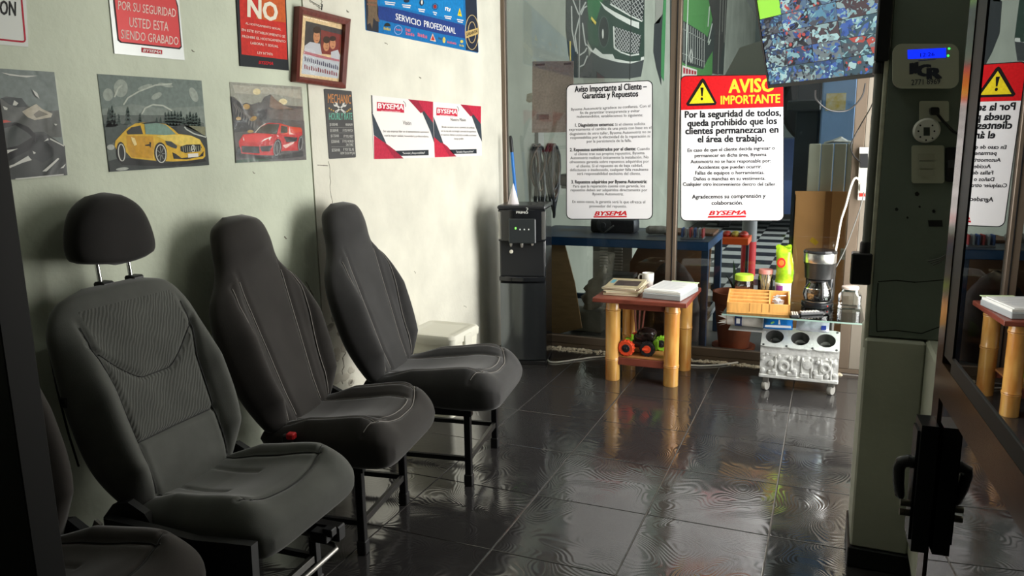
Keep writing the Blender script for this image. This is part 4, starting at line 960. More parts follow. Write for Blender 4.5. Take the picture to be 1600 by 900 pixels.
def make_cushion(t, kind, mat_, L1=.895):
    hb = kind == 'high'
    L0 = .27
    def hw(s): return interp([(0, .185), (.15, .21), (.4, .24), (.7, .252), (.88, .245), (.96, .225), (1.0, .195)], s)[0]
    def zt(s): return interp([(0, .44), (.2, .445), (.5, .462), (.75, .478), (.9, .472), (1, .445)], s)[0]
    def zbm(s): return interp([(0, .35), (.3, .335), (.7, .322), (1, .326)] if hb else [(0, .37), (.3, .36), (.7, .348), (1, .35)], s)[0]
    zc = .392 if hb else .405; KL = (L1-L0)/(.895-L0)
    def fr(s, p=3.4):
        a = .84; e0 = .06
        if s > a: return max(0, 1-((s-a)/(1-a))**p)**(1/p)
        if s < e0: return max(0, 1-((e0-s)/e0)**2)**.5
        return 1.0
    def groove(x, y):
        g = 0; x = L0+(x-L0)/KL
        if hb:
            yi = .105+.02*math.sin((x-.35)*6); yo = .165+.02*math.sin((x-.35)*5)
            m = max(0, min(1, (x-.36)/.05))*max(0, min(1, (.83-x)/.05))
            g += .009*gs(abs(y)-yi, .010)*m + .010*gs(abs(y)-yo, .010)*m
            g += .008*gs(x-(.845-.9*max(0, abs(y)-.05)**1.5), .009)*(1 if abs(y) < .24 else 0)
        else:
            m = max(0, min(1, (x-.36)/.05))*max(0, min(1, (.80-x)/.05))
            g += .012*gs(abs(y)-lerp(.14, .165, (x-.4)/.4), .010)*m
            g += .006*gs(abs(y)-.07, .008)*m*(1 if x < .6 else 0)
            g += .006*gs(x-(.80-.5*max(0, abs(y)-.02)**1.5), .009)*(1 if abs(y) < .2 else 0)
        return g
    def pt(u, s):
        x = lerp(L0, L1, s); y = hw(s)*u; sh = (1-abs(u)**6)**.42; f = fr(s)
        B_ = max(0, min(1, (s-.12)/.25))*max(0, min(1, (1.02-s)/.25))
        top = zt(s) + .040*gs(abs(u)-.78, .20)*B_ - .016*gs(u, .45)*B_ - groove(x, y) + (.010*gs(s-.72, .16)*gs(u, .6) if True else 0)
        return (x, y, zc + (top-zc)*sh**.8*f)
    def bk(u, s):
        return (lerp(L0, L1, s), hw(s)*u, zc - (zc-zbm(s))*(1-abs(u)**7)**.3*fr(s, 4.0))
    S = Surf(pt, 85, 0, ends(100))
    o = S.build(t, [('cushion', mat_, None)], bk)[0]
    def on(x, y, lift=.003):
        s = (x-L0)/(.895-L0); u = max(-.999, min(.999, y/hw(s))); p = Vector(pt(u, s)); return p+Vector((.001, 0, lift))
    def seamline(pts, r=.0015, mm=None): B().tube([on(x, y) for x, y in pts], r, 5).obj('seam', mm or (M_seam if hb else M_seamd), o, True)
    xs = [.37+.016*k for k in range(29)]
    for sg in (-1, 1):
        if hb:
            seamline([(x, sg*(.105+.02*math.sin((x-.35)*6))) for x in xs if x < .80]+[(.815, sg*.085), (.822, sg*.05), (.825, 0)])
            seamline([(x, sg*(.165+.02*math.sin((x-.35)*5))) for x in xs if x < .82])
        else:
            seamline([(x, sg*lerp(.14, .165, (x-.4)/.4)) for x in xs if x < .79])
    if hb: seamline([(.845-.9*max(0, abs(y)-.05)**1.5, y) for y in [-.23+.46*k/30 for k in range(31)]])
    else: seamline([(.80-.5*max(0, abs(y)-.02)**1.5, y) for y in [-.19+.38*k/26 for k in range(27)]])
    return o

def make_legs(t, xf=.735, yw=.205, zt=.30, bar=.115, r=.0135):
    for sx_, xx in ((1, xf), (0, .22)):
        for sy_ in (-1, 1):
            y = sy_*yw; lean = .0
            B().box((xx-r, y-r, .004), (xx+r, y+r, zt), .002).obj('leg', M_leg, t)
            B().box((xx-r-.004, y-r-.004, 0), (xx+r+.004, y+r+.004, .05), .003).obj('foot_cap', M_plast, t)
    B().box((xf-.008, -yw, bar-.012), (xf+.008, yw, bar+.012), .001).obj('front_crossbar', mat('worn_steel_bar', (.10, .098, .092), .3, .8), t)
    for sy_ in (-1, 1):
        B().box((.2, sy_*yw-r, zt-.03), (xf+.02, sy_*yw+r, zt), .002).obj('side_rail', M_leg, t)
        B().box((.22, sy_*yw-.008, bar-.01), (xf, sy_*yw+.008, bar+.01), .001).obj('side_bar', M_leg, t)

def bracket(t, sg, y=.235):
    # reclining hinge cover between back and cushion
    y -= .004; b = B(); pts = [(.26, sg*y, .35), (.40, sg*y, .355), (.43, sg*y, .40), (.40, sg*y, .445), (.345, sg*y, .47), (.29, sg*y, .455), (.25, sg*y, .41)]
    b.prism(pts, (0, sg*.022, 0)).obj('hinge_cover', M_plast, t)

# ---- fourth seat from the camera (by the water dispenser)
t4 = thing('waiting_chair', 'slate grey high-back car seat, the one nearest the water dispenser', 'chair', (0, 2.768, 0), math.radians(8.5))
make_back(t4, 'high', (F_slate, F_slate)); make_cushion(t4, 'high', F_slate, .885); make_legs(t4, .745, .205, .335)
# ---- third
t3 = thing('waiting_chair', 'charcoal high-back car seat with red belt buckle, between two other seats', 'chair', (-.015, 2.145, 0), math.radians(8.5))
make_back(t3, 'high', (F_brown, F_brown)); make_cushion(t3, 'high', F_brown, .79); make_legs(t3, .648, .19, .335)
bu = B().box((.40, -.258, .40), (.435, -.236, .445), .004).obj('belt_buckle', M_plast, t3)
B().box((.418, -.262, .43), (.447, -.234, .452), .004).obj('buckle_button', mat('red_button', srgb(200, 40, 44), .3), bu)
B().tube([(.25, .20, .40), (.30, .235, .43)], .008, 8).obj('hinge_bolt', M_steel, t3)
bracket(t3, 1, .20)
# ---- second, with separate head restraint
t2 = thing('waiting_chair', 'grey car seat with ribbed cloth and separate head restraint on chrome posts', 'chair', (.03, 1.578, 0), math.radians(3))
back2, on2 = make_back(t2, 'posts', (F_grey, F_greyw)); make_cushion(t2, 'posts', F_grey, .785); make_legs(t2, .62, .20, .345)
def head(t, mt):
    hr = B(); rows = []; n = 36; zc0, zc1 = 1.078, 1.285
    for i in range(23):
        v = i/22; z = lerp(zc0, zc1, v); a = capf(v, .30, 2.3) if v > .5 else capf(v, .12, 2.3)
        wv = interp([(0, .122), (.12, .144), (.3, .148), (.6, .131), (.82, .100), (1.0, .06)], v)[0]*max(.02, a)**.55; tv_ = .060*max(.02, a)**.9
        xc = .085-.20*(z-1.078)*.4
        r = []
        for k in range(n):
            th = 2*PI*k/n; cx_, sy_ = math.cos(th), math.sin(th)
            r.append((xc+tv_*math.copysign(abs(cx_)**.8, cx_), wv*math.copysign(abs(sy_)**.75, sy_)+.048, z-.012*(1-abs(sy_))*(1-v)))
        rows.append(r)
    hr.rings(rows); h = hr.obj('head_restraint', mt, t, True, ang=80)
    for y in (-.02, .092):
        B().tube([(.098, y, .985), (.088, y, 1.10)], .0065, 10).obj('post', M_chrome, t, True)
        B().box((.088, y-.022, 1.008), (.128, y+.022, 1.030), .005).obj('post_guide', M_plast, t)
head(t2, F_dark)
bracket(t2, -1, .22); bracket(t2, 1, .20)
# plastic side shield, lever bar and mechanism under the cushion
b = B(); b.prism([(.29, -.246, .43), (.45, -.254, .432), (.60, -.256, .426), (.70, -.25, .432), (.765, -.236, .428), (.76, -.236, .25), (.70, -.25, .20), (.36, -.25, .205), (.29, -.246, .27)], (0, -.026, 0)); b.obj('side_shield', M_plast, t2)
b = B(); b.tube([(.55, -.15, .235), (.72, -.15, .195), (.735, -.14, .19), (.735, .15, .19), (.72, .16, .195), (.55, .16, .235)], .008, 10); b.obj('lift_bar', M_steel, t2, True)
B().box((.34, -.20, .205), (.74, -.16, .255), .004).obj('slide_rail', M_leg, t2); B().box((.34, .16, .205), (.74, .20, .255), .004).obj('slide_rail', M_leg, t2)
B().box((.66, .12, .215), (.72, .17, .25), .004).box((.70, .13, .235), (.735, .16, .26), .003).obj('latch', M_plast, t2)
B().box((.190, -.276, .735), (.212, -.262, .765), .003).obj('cloth_tab', mat('tab_black', (.01, .01, .01), .5), t2)
B().tube([(.20, -.252, .56), (.19, -.262, .66), (.165, -.258, .78), (.13, -.24, .90)], .003, 6).obj('piping', M_seamd, t2)
# ---- first, nearest the camera
t1 = thing('waiting_chair', 'taupe car seat nearest the camera, cut by the dark door post', 'chair', (-.02, 1.028, 0))
make_back(t1, 'posts', (F_tan, F_tan)); make_cushion(t1, 'posts', F_tan, .80); make_legs(t1, .64, .20, .345)
head(t1, F_tan)
bracket(t1, 1, .205)
b = B(); b.prism([(.50, .256, .36), (.70, .256, .35), (.73, .248, .38), (.74, .235, .29), (.70, .25, .24), (.52, .256, .24)], (0, .014, 0)); b.obj('side_shield', M_plast, t1)
b = B(); b.prism([(.33, .222, .34), (.37, .226, .40), (.41, .226, .47), (.43, .226, .46), (.39, .226, .39), (.36, .222, .33)], (0, .008, 0)); b.obj('belt_strap', mat('belt_webbing', (.09, .085, .075), .7), t1)

# ================================================================== WATER DISPENSER
M_gblack = mat('gloss_black', (.012, .013, .015), .12, spec=.6); M_smoke = mat('dark_stainless', (.15, .165, .178), .16, .9); M_silver = mat('silver_panel', (.34, .34, .33), .3, .8)
t = thing('water_dispenser', 'tall black water dispenser lettered PRIMO in the corner by the glass', 'water dispenser', (.296, 4.535, 0), math.radians(12))
x0, x1, y0, y1 = -.148, .148, -.155, .155
B().box((x0, y0+.03, .02), (x1, y1, .995), .006).obj('body', M_gblack, t)
def bowed(z0, z1, xa, xb, yb, bow, n=12):
    b = B(); rows = []
    for z in (z0, z0+.004, z1-.004, z1):
        e = .004 if z in (z0, z1) else 0
        fr = [(lerp(xa+e, xb-e, k/n), yb+e-bow*(1-(2*k/n-1)**2), z) for k in range(n+1)]
        rows.append(fr + [(xb-e, yb+.035, z), (xa+e, yb+.035, z)])
    b.rings(rows); return b
bowed(.03, .535, x0+.004, x1-.004, y0+.012, .020).obj('lower_door', M_smoke, t, True)
B().box((x0, y0+.0, 0), (x1, y1, .026), .003).obj('plinth', M_black, t)
bowed(.545, .575, x0, x1, y0+.006, .022).obj('drip_tray', M_gblack, t, True)
B().box((x0+.008, y0+.022, .575), (x1-.008, y0+.034, .80), .003).obj('niche_front', mat('niche_black', (.02, .021, .023), .3), t)
bowed(.80, 1.0, x0, x1, y0+.005, .018).obj('head', M_gblack, t, True)
bowed(.81, .99, x0-.001, x0+.036, y0+.004, .004, 4).obj('side_cheek', M_silver, t, True)
bowed(.81, .99, x1-.036, x1+.001, y0+.004, .004, 4).obj('side_cheek', M_silver, t, True)
B().box((x0+.07, y0-.022, .79), (x1-.055, y0-.006, .945), .005).obj('control_panel', mat('panel_glass', (.035, .04, .042), .2), t)
B().box((x0-.004, y0-.006, 1.0), (x1+.004, y1+.004, 1.026), .008).obj('lid', mat('lid_black', (.03, .031, .033), .25), t)
DM = Matrix.Translation(t.location) @ Matrix.Rotation(math.radians(12), 4, 'Z'); DNr = (DM.to_3x3() @ Vector((0, -1, 0)))
onD = lambda x, y, yy: onP(x, y, DM @ Vector((0, yy, 0)), DNr)
P = Print(lambda x, y: onD(x, y, y0-.0225), DNr, t, 760, 300, 2.647, .0006)
P.text('lettering', [('PRIMO', 124, 89, 172, 90, 10)], pr(230, 230, 226), .03, lv=0)
P.line('drop_mark', [(164, 66), (170, 66), (172, 71), (167, 75), (167, 79)], 2.4, pr(230, 230, 226), 0)
P.polys('indicator', [ell(x, 155, 3, 3.5, 8) for x in (139, 157, 175)], pr(226, 230, 228), 0)
P.polys('indicator_lit', [ell(121, 150, 4, 5, 8)], mat('lit_green', (.2, .8, .1), .4, emit=1.5), 0)
for px, py in ((102, 220), (147, 224), (190, 217)):
    c = DM.inverted() @ onD(760+px/2.647, 300+py/2.647, y0+.012)
    B().lathe([(.006, 0), (.009, .012), (.009, .03)], loc=(c.x, c.y, c.z-.008), n=10).obj('tap', M_steel, t, True)
c = DM.inverted() @ onD(799, 393, y0+.021); B().lathe([(.012, 0), (.012, .006), (.009, .008)], M=Matrix.Translation(c) @ Matrix.Rotation(PI/2, 4, 'X'), n=16).obj('button', mat('cream_button', srgb(226, 222, 206), .35), t, True)
cc = B().lathe([(.036, 0), (.035, .004), (.0015, .13)], loc=(.245, 4.46, 1.027), n=20).obj('paper_cone', mat('white_paper', srgb(232, 226, 228), .7), None, True); tag(cc, 'white paper cone standing point up on the water dispenser', 'paper cup')
a = onY(797.5, 212, 4.79); c = onY(807, 318, 4.79); d = (c-a).normalized(); foot = a + d*((a.z-.02)/-d.z)
t = thing('broom', 'blue broom stick with black grip leaning behind the water dispenser', 'broom', (foot.x, foot.y, 0))
B().tube([a+d*.11, foot], .011, 10).obj('stick', mat('blue_stick', srgb(38, 116, 196), .4), t, True, world=True)
B().tube([a, a+d*.02, a+d*.11], [.008, .0125, .0125], 10).obj('grip', M_black, t, True, world=True)
B().box((foot.x-.10, foot.y-.02, 0), (foot.x+.10, foot.y+.02, .05), .006).obj('brush', mat('bristle', (.05, .05, .06), .8), t, world=True)

# ---- white bin behind the fourth seat
t = thing('plastic_bin', 'white lidded plastic bin against the wall behind the last seat', 'bin', (.23, 3.47, 0))
b = B(); rows = []
for z, e in ((0, .03), (.38, 0), (.40, 0)): rows.append([(x*(.145-e), y*(.155-e), z) for x, y in [(q[0], q[1]) for q in rrect(-1, -1, 1, 1, .2, 4)]])
b.rings(rows).obj('tub', mat('white_tub', srgb(222, 220, 204), .45), t, True)
b = B(); rows = []
for z, e in ((.40, -.008), (.432, -.010), (.446, .0), (.450, .02), (.444, .03), (.444, .06)): rows.append([(x*(.145-e), y*(.155-e), z) for x, y in rrect(-1, -1, 1, 1, .2, 4)])
b.rings(rows).obj('lid', mat('white_lid', srgb(214, 212, 198), .4), t, True)
B().box((.13, -.04, .37), (.162, .04, .43), .004).obj('latch', mat('white_lid', (0, 0, 0)), t)

# ================================================================== BAMBOO TABLE
M_bam = mat('bamboo', srgb(232, 182, 100), .25, noise=.35, nscale=6, ncol=srgb(186, 118, 50), stretch=(3, 3, .7), coat=.4)
M_rwood = mat('red_stained_wood', srgb(128, 66, 52), .3, noise=.3, nscale=12, stretch=(1, 5, 1))
t = thing('bamboo_table', 'small side table on thick bamboo legs with a dark red top', 'table', (1.13, 4.45, 0))
for (lx, ly), nodes in (((.95, 4.282), (.13, .43)), ((1.30, 4.28), (.12, .44)), ((1.315, 4.62), (.27, .45)), ((.965, 4.62), (.2, .4))):
    prof = []; zz = 0
    pts = sorted([(0, .041), (.004, .044)] + sum([[(n-.012, .0435), (n-.004, .0465), (n, .0445), (n+.004, .047), (n+.014, .0435)] for n in nodes], []) + [(.485, .043)])
    leg = B().lathe([(r, z) for z, r in pts], loc=(lx-1.13, ly-4.45, 0), n=18).obj('leg', M_bam, t, True)
    for n in nodes:
        B().lathe([(.0448, n-.0012), (.0456, n), (.0448, n+.0012)], loc=(lx-1.13, ly-4.45, 0), n=18).obj('node_ring', mat('node_brown', srgb(120, 74, 36), .5), leg, True)
B().box((-.285, -.255, .485), (.265, .255, .512), .004).obj('top', M_rwood, t)
for y in (-.175, .175): B().box((-.15, y-.012, .44), (.145, y+.012, .485), .002).obj('apron', M_rwood, t)
B().box((-.15, -.19, .10), (.15, -.165, .145), .003).obj('shelf_rail', M_rwood, t); B().box((-.15, .15, .10), (.15, .175, .145), .003).obj('shelf_rail', M_rwood, t)
for k in range(4):
    B().box((-.155, -.185+k*.09, .145), (.155, -.10+k*.09, .158), .003).obj('shelf_slat', mat('light_slat', srgb(178, 120, 70), .4, noise=.2), t)
for k in range(3): B().tube([(-.10+k*.012, .10, .16), (-.125+k*.04, .12, .482)], .006, 6).obj('brace', M_rwood, t)
TZ = .513
# magazines
random.seed(11)
zc = TZ
cov = [srgb(196, 184, 150), srgb(206, 200, 180), srgb(120, 96, 80), srgb(214, 206, 184), srgb(190, 176, 140)]
for k in range(5):
    hh = .010 if k else .014; rz = math.radians(2+random.uniform(-9, 9))
    M = Matrix.Translation((.985+random.uniform(-.006, .006), 4.43, zc)) @ Matrix.Rotation(rz, 4, 'Z')
    lab = ['lowest magazine of the stack on the bamboo table', 'second magazine from the bottom of the stack on the bamboo table', 'middle magazine of the stack on the bamboo table', 'second magazine from the top of the stack on the bamboo table', 'top magazine of the stack, cream cover with a dark picture'][k]
    t = thing('magazine', lab, 'magazine', M.to_translation(), rz, 'magazines on the bamboo table')
    B().box((-.103, -.14, .0005), (.103, .14, hh-.001), .001).obj('pages', mat('page_cream', srgb(222, 210, 180), .7), t)
    B().box((-.105, -.142, hh-.001), (.105, .142, hh), 0).obj('cover', mat('mag_cover_%d' % k, cov[k], .3), t)
    if k == 4:
        B().face([(-.06, -.10, hh+.0005), (.085, -.10, hh+.0005), (.085, .07, hh+.0005), (-.06, .07, hh+.0005)]).obj('cover_picture', mat('cover_dark', srgb(76, 60, 56), .3, noise=.6, nscale=30), t)
        B().face([(-.095, -.02, hh+.0005), (-.07, -.02, hh+.0005), (-.07, .09, hh+.0005), (-.095, .09, hh+.0005)]).obj('cover_strip', mat('cover_cyan', srgb(96, 170, 190), .3), t)
    zc += hh
# clear cover folder and papers
M = math.radians(-8)
t = thing('paper_folder', 'thick grey clear-cover folder of papers on the bamboo table', 'folder', (1.262, 4.415, TZ), M)
B().box((-.115, -.165, 0), (.115, .165, .034), .004).obj('folder', mat('clear_grey_plastic', srgb(164, 168, 168), .2), t)
B().box((-.108, -.16, .034), (.112, .16, .050), .002).obj('papers', mat('white_pages', srgb(228, 228, 222), .6), t)
B().box((-.10, -.155, .050), (.10, .150, .054), .001).obj('top_sheet', mat('top_sheet', srgb(236, 236, 232), .6), t)
B().box((-.05, .14, .051), (.118, .172, .0545), .001).obj('green_tab', mat('pale_green', srgb(206, 222, 176), .6), t)
b = B()
for k in range(11): b.face([(-.085, .12-k*.023, .0545), (random.uniform(.03, .085), .12-k*.023, .0545), (.08, .126-k*.023, .0545), (-.085, .126-k*.023, .0545)])
b.obj('printed_lines', pr(176, 180, 190), t)['kind'] = 'stuff'
# mug
mp = Vector((1.075, 4.64, TZ))
t = thing('mug', 'white coffee mug on the bamboo table behind the magazines', 'mug', mp)
B().lathe([(.0, 0), (.026, 0), (.030, .004), (.036, .04), (.037, .085), (.034, .085), (.032, .05), (.026, .01), (.0, .009)], n=28).obj('cup', mat('white_ceramic', srgb(236, 234, 226), .15), t, True)
B().tube([(-.034+.0, 0, .072), (-.052, 0, .072), (-.060, 0, .055), (-.056, 0, .034), (-.033, 0, .026)], .0055, 8).obj('handle', mat('white_ceramic', (0, 0, 0)), t, True)
# toy buggy on the shelf
sz = .159
t = thing('toy_buggy', 'black toy buggy with orange wheels and green trim on the table shelf', 'toy car', (1.11, 4.40, sz))
def wheel(x, y, r, m, hubm):
    M = Matrix.Translation((x, y, r)) @ Matrix.Rotation(PI/2, 4, 'X')
    w = B().lathe([(r*.5, -.018), (r*.9, -.02), (r, -.014), (r, .014), (r*.9, .02), (r*.5, .018)], M=M, n=20).obj('tyre', m, t, True)
    b = B()
    for k in range(14):
        a = 2*PI*k/14; b.box((r*.95, -.004, -.016), (r*1.07, .004, .016), .001, M=M @ Matrix.Rotation(a, 4, 'Z'))
    b.obj('tread', m, w)['kind'] = 'stuff'
    B().lathe([(r*.55, .017), (r*.5, .021), (r*.2, .022), (r*.15, .028), (.002, .028)], M=M, n=16).obj('hub', hubm, w, True)
M_or = mat('toy_orange', srgb(226, 76, 40), .4); M_tb = mat('toy_black', (.02, .02, .022), .35); M_tg = mat('toy_green', srgb(140, 204, 50), .4)
wheel(-.075, -.125, .046, M_or, M_tb); wheel(.045, -.10, .044, M_tb, M_or); wheel(-.06, .08, .046, M_or, M_tb); wheel(.10, .05, .044, M_tg, M_tb)
b = B(); b.box((-.09, -.09, .04), (.09, .06, .075), .012, seg=2); b.box((-.05, -.07, .07), (.07, .05, .12), .02, seg=2); b.sphere((.02, -.01, .115), (.06, .06, .035)); b.obj('body', mat('toy_body', srgb(52, 42, 40), .2, noise=.5, nscale=40), t, True)
B().box((-.10, -.08, .055), (-.055, -.03, .09), .006).box((-.06, -.085, .085), (-.045, -.07, .12), .003).obj('fender', M_tg, t)
B().box((.075, -.095, .03), (.10, -.04, .095), .008).obj('fender', M_tg, t)
B().tube([(.045, -.125, .044), (.02, -.13, .046)], .008, 8).obj('suspension', M_or, t)

# ================================================================== ENGINE BLOCK TROLLEY
GZ = .45
t = thing('engine_block_table', 'silver painted engine block on casters carrying a glass top', 'table', (1.99, 4.53, 0))
M_alu = mat('cast_aluminium', (.74, .74, .72), .28, .45, noise=.15, nscale=22, bump=.7, bscale=70)
L = lambda x, y, z: (x-1.99, y-4.53, z)
blk = B(); X_0, X_1, YF, YB = 1.785, 2.195, 4.375, 4.70
# body profile extruded along x: front skirt, sloped deck, back
prof = [(YF+.012, .085), (YF, .10), (YF, .205), (YF-.012, .225), (YF-.010, .262), (YF+.004, .264), (YF+.004, .19), (YF+.115, .19), (YF+.115, .335), (YF+.13, .335), (YB-.10, .30), (YB, .25), (YB, .085)]
blk.prism([L(X_0, y, z) for y, z in prof], (X_1-X_0, 0, 0)); eb = blk.obj('block', M_alu, t)
for xa in (X_0, X_1-.012): B().prism([L(xa, y, z) for y, z in ((YF, .18), (YF-.008, .262), (YF+.10, .337), (YF+.12, .335), (YF+.12, .18))], (.012, 0, 0)).obj('end_cheek', M_alu, eb)
# sloped deck plate with three bores
dk0 = Vector((0, YF-.018, .258)); dk1 = Vector((0, YF+.105, .345)); dv = (dk1-dk0).normalized(); dn = Vector((0, -dv.z, dv.y)); 
if dn.z < 0: dn = -dn
dl = (dk1-dk0).length; bores = [1.855, 1.99, 2.125]; R_ = .049
b = B(); N = 24
def dkp(x, s, h): q = dk0+dv*s+dn*h; return Vector(L(x, q.y, q.z))
cell = [(X_0, 1.9225), (1.9225, 2.0575), (2.0575, X_1)]
for (xa, xb), xc in zip(cell, bores):
    sc_ = dl*.5
    inner = [(xc+R_*math.cos(2*PI*k/N), sc_+R_*math.sin(2*PI*k/N)) for k in range(N)]
    def outp(a):
        c_, s_ = math.cos(a), math.sin(a); tx = ((xb-xc) if c_ > 0 else (xa-xc)); ty = (dl-sc_) if s_ > 0 else -sc_
        k = min(abs(tx/c_) if abs(c_) > 1e-6 else 9, abs(ty/s_) if abs(s_) > 1e-6 else 9); return (xc+c_*k, sc_+s_*k)
    outer_ = [outp(2*PI*k/N) for k in range(N)]
    rr = [[dkp(*p, 0) for p in outer_], [dkp(*p, .010) for p in outer_], [dkp(*p, .010) for p in inner], [dkp(*p, -.09) for p in inner]]
    b.rings(rr, cap=False)
b.obj('deck', M_alu, eb)
for xc in bores:
    b = B(); b.rings([[dkp(xc+(R_-.001)*math.cos(2*PI*k/N), dl*.5+(R_-.001)*math.sin(2*PI*k/N), h) for k in range(N)] for h in (.009, -.088)], cap=False)
    b.face([dkp(xc+R_*math.cos(2*PI*k/N), dl*.5+R_*math.sin(2*PI*k/N), -.07) for k in range(N)]); b.obj('cylinder_bore', mat('bore_steel', (.22, .22, .21), .35, .8), eb, True)
b = B(); random.seed(4)
for xa in (1.80, 1.9225, 2.0575, 2.18):
    for s in (.012, dl-.012):
        c = dkp(xa, s, .0105); b.lathe([(.007, 0), (.005, .003)], M=Matrix.Translation(c) @ dn.to_track_quat('Z', 'Y').to_matrix().to_4x4(), n=8)
b.obj('bolt_hole', mat('hole_dark', (.04, .04, .04), .5), eb)['kind'] = 'stuff'
# bosses, ribs, plugs cast in the front wall
MX = Matrix.Rotation(PI/2, 4, 'X')
def boss(x, z, r, h, nm='boss', m=M_alu, hollow=False):
    pr_ = [(r*1.15, -.004), (r, h*.5), (r*.95, h)] + ([(r*.6, h), (r*.55, h*.3)] if hollow else [(r*.3, h+.002)])
    B().lathe(pr_, M=Matrix.Translation(L(x, YF, z)) @ MX, n=16).obj(nm, m, eb, True)
boss(1.915, .155, .030, .018, 'core_plug', hollow=True); boss(2.035, .175, .026, .016, 'core_plug'); boss(2.13, .165, .027, .020, 'core_plug', hollow=True); boss(1.845, .165, .016, .014)
for x, z, r, h in ((1.80, .19, .012, .012), (1.80, .12, .013, .012), (1.86, .125, .012, .016), (1.97, .13, .014, .016), (1.985, .2, .010, .02), (2.08, .135, .013, .018), (2.09, .195, .010, .02), (2.175, .19, .012, .016), (2.18, .125, .012, .012), (2.02, .115, .010, .012), (1.885, .205, .010, .014), (1.945, .20, .009, .012), (2.14, .118, .012, .014), (1.82, .215, .009, .012), (2.15, .215, .009, .014)): boss(x, z, r, h)
for x in (1.87, 1.955, 2.01, 2.06, 2.105, 2.16):
    B().box(L(x-.005, YF-.012, .10), L(x+.005, YF+.004, .21), .003).obj('rib', M_alu, eb)
B().box(L(X_0-.004, YF-.010, .078), L(X_1+.004, YB, .098), .004).obj('pan_rail', M_alu, eb)
for xa, xb in ((1.83, 1.88), (1.93, 1.985), (2.0, 2.05), (2.07, 2.12)): B().box(L(xa, YF-.014, .098), L(xb, YF+.004, .125), .005).obj('cast_pad', M_alu, eb)
for x, y in ((1.82, 4.39), (2.165, 4.42), (1.82, 4.66), (2.165, 4.66)):
    r = .027; M = Matrix.Translation(L(x, y, r)) @ Matrix.Rotation(PI/2, 4, 'Y') @ Matrix.Rotation(.5, 4, 'X')
    cw = B().lathe([(r*.4, -.012), (r*.95, -.012), (r, -.008), (r, .008), (r*.95, .012), (r*.4, .012)], M=M, n=18).obj('caster_wheel', mat('caster_grey', srgb(150, 148, 142), .4), t, True)
    B().box(L(x-.016, y-.018, .045), L(x+.016, y+.022, .078), .004).obj('caster_fork', M_steel, cw)
for x, y in ((1.84, 4.50), (2.15, 4.50), (1.84, 4.66), (2.15, 4.66)): B().tube([L(x, y, .25), L(x, y, GZ-.009)], .011, 10).obj('glass_stand', M_steel, t)
GT = glassmat('green_glass', (.80, .90, .86), 1.3, .01)
b = B().box(L(1.575, 4.285, GZ-.009), L(2.305, 4.75, GZ), .001); b.obj('glass_top', GT, t)
B().box(L(1.575, 4.2835, GZ-.0085), L(2.305, 4.2855, GZ-.0005)).obj('glass_edge', mat('glass_edge_green', srgb(150, 176, 164), .15, coat=.5), t)

# ---- things on the glass
M_org = mat('bamboo_board', srgb(222, 164, 92), .35, noise=.18, nscale=8, stretch=(6, 1, 1))
t = thing('bamboo_organizer', 'bamboo tea and stick organizer box on the glass top', 'organizer', (1.755, 4.46, GZ), math.radians(4))
ow, od, oh = .168, .115, .075
B().box((-ow, -od, 0), (ow, od, .008)).obj('bottom', M_org, t)
B().box((-ow, -od, .008), (ow, -od+.009, oh*.78), .001).obj('front_panel', M_org, t); B().box((-ow, od-.009, .008), (ow, od, oh*1.25), .001).obj('back_panel', M_org, t)
for x in (-ow, ow-.009, .055):
    B().prism([(x, -od, .008), (x, od, .008), (x, od, oh*1.25), (x, -od, oh*.80)], (.009, 0, 0)).obj('side_panel', M_org, t)
for k in (1, 2, 3):
    y = -od+2*od*k/4; z = lerp(oh*.78, oh*1.22, k/4); B().box((-ow+.009, y-.014, .008), (.055, y+.014, z), .001).obj('divider', M_org, t)
for x in (-.045, .02): B().box((x-.0015, -od-.0008, .010), (x+.0015, -od+.001, oh*.77)).obj('front_joint', mat('joint_brown', srgb(140, 90, 44), .6), t)
tt = B()
random.seed(8)
t = thing('sachet_pile', 'small silver sachets lying in the organizer compartment', 'sachets', (1.865, 4.47, GZ+.012))
for k in range(9):
    o = B().box((-.018, -.012, 0), (.018, .012, .004), .0015, M=Matrix.Translation((random.uniform(-.02, .02), random.uniform(-.06, .06), .038+k*.004)) @ Matrix.Rotation(random.uniform(0, 3), 4, 'Z') @ Matrix.Rotation(random.uniform(-.3, .3), 4, 'X')).obj('sachet', mat('sachet_silver', srgb(206, 204, 206), .3, .3), t)
B().box((-.026, -.09, 0), (.026, .08, .036), .003).obj('sachet_layer', mat('sachet_silver', (0, 0, 0)), t)
JG = glassmat('jar_plastic', (.94, .93, .90), 1.4, .03)
def jar(name, label, px, top_px, Y, r, lid_h, lidm, content, ch, body=JG):
    base = Vector((onY(px, top_px, Y).x, Y, GZ)); H = onY(px, top_px, Y-r*.3).z-GZ
    t = thing(name, label, 'jar', base)
    hb_ = H-lid_h
    B().lathe([(r*.9, .001), (r, .008), (r, hb_*.85), (r*.9, hb_)], n=22).obj('body', body, t, True)
    B().lathe([(r*.97, hb_), (r*.97, H-.004), (r*.9, H), (.002, H)], n=22).obj('lid', lidm, t, True)
    if content: B().lathe([(.002, .004), (r*.93, .006), (r*.93, ch), (.002, ch)], n=18).obj('contents', content, t, True)
    return t, H
jar('storage_jar', 'round jar of brown powder with a lime green lid', 1163, 429, 4.655, .056, .034, mat('lime_lid', srgb(176, 214, 60), .4), mat('brown_powder', srgb(140, 76, 44), .8, noise=.3), .085)
t, H = jar('toothpick_jar', 'clear jar of wooden sticks with a pink lid', 1197, 421, 4.668, .043, .026, mat('pink_lid', srgb(206, 132, 122), .45), None, 0)
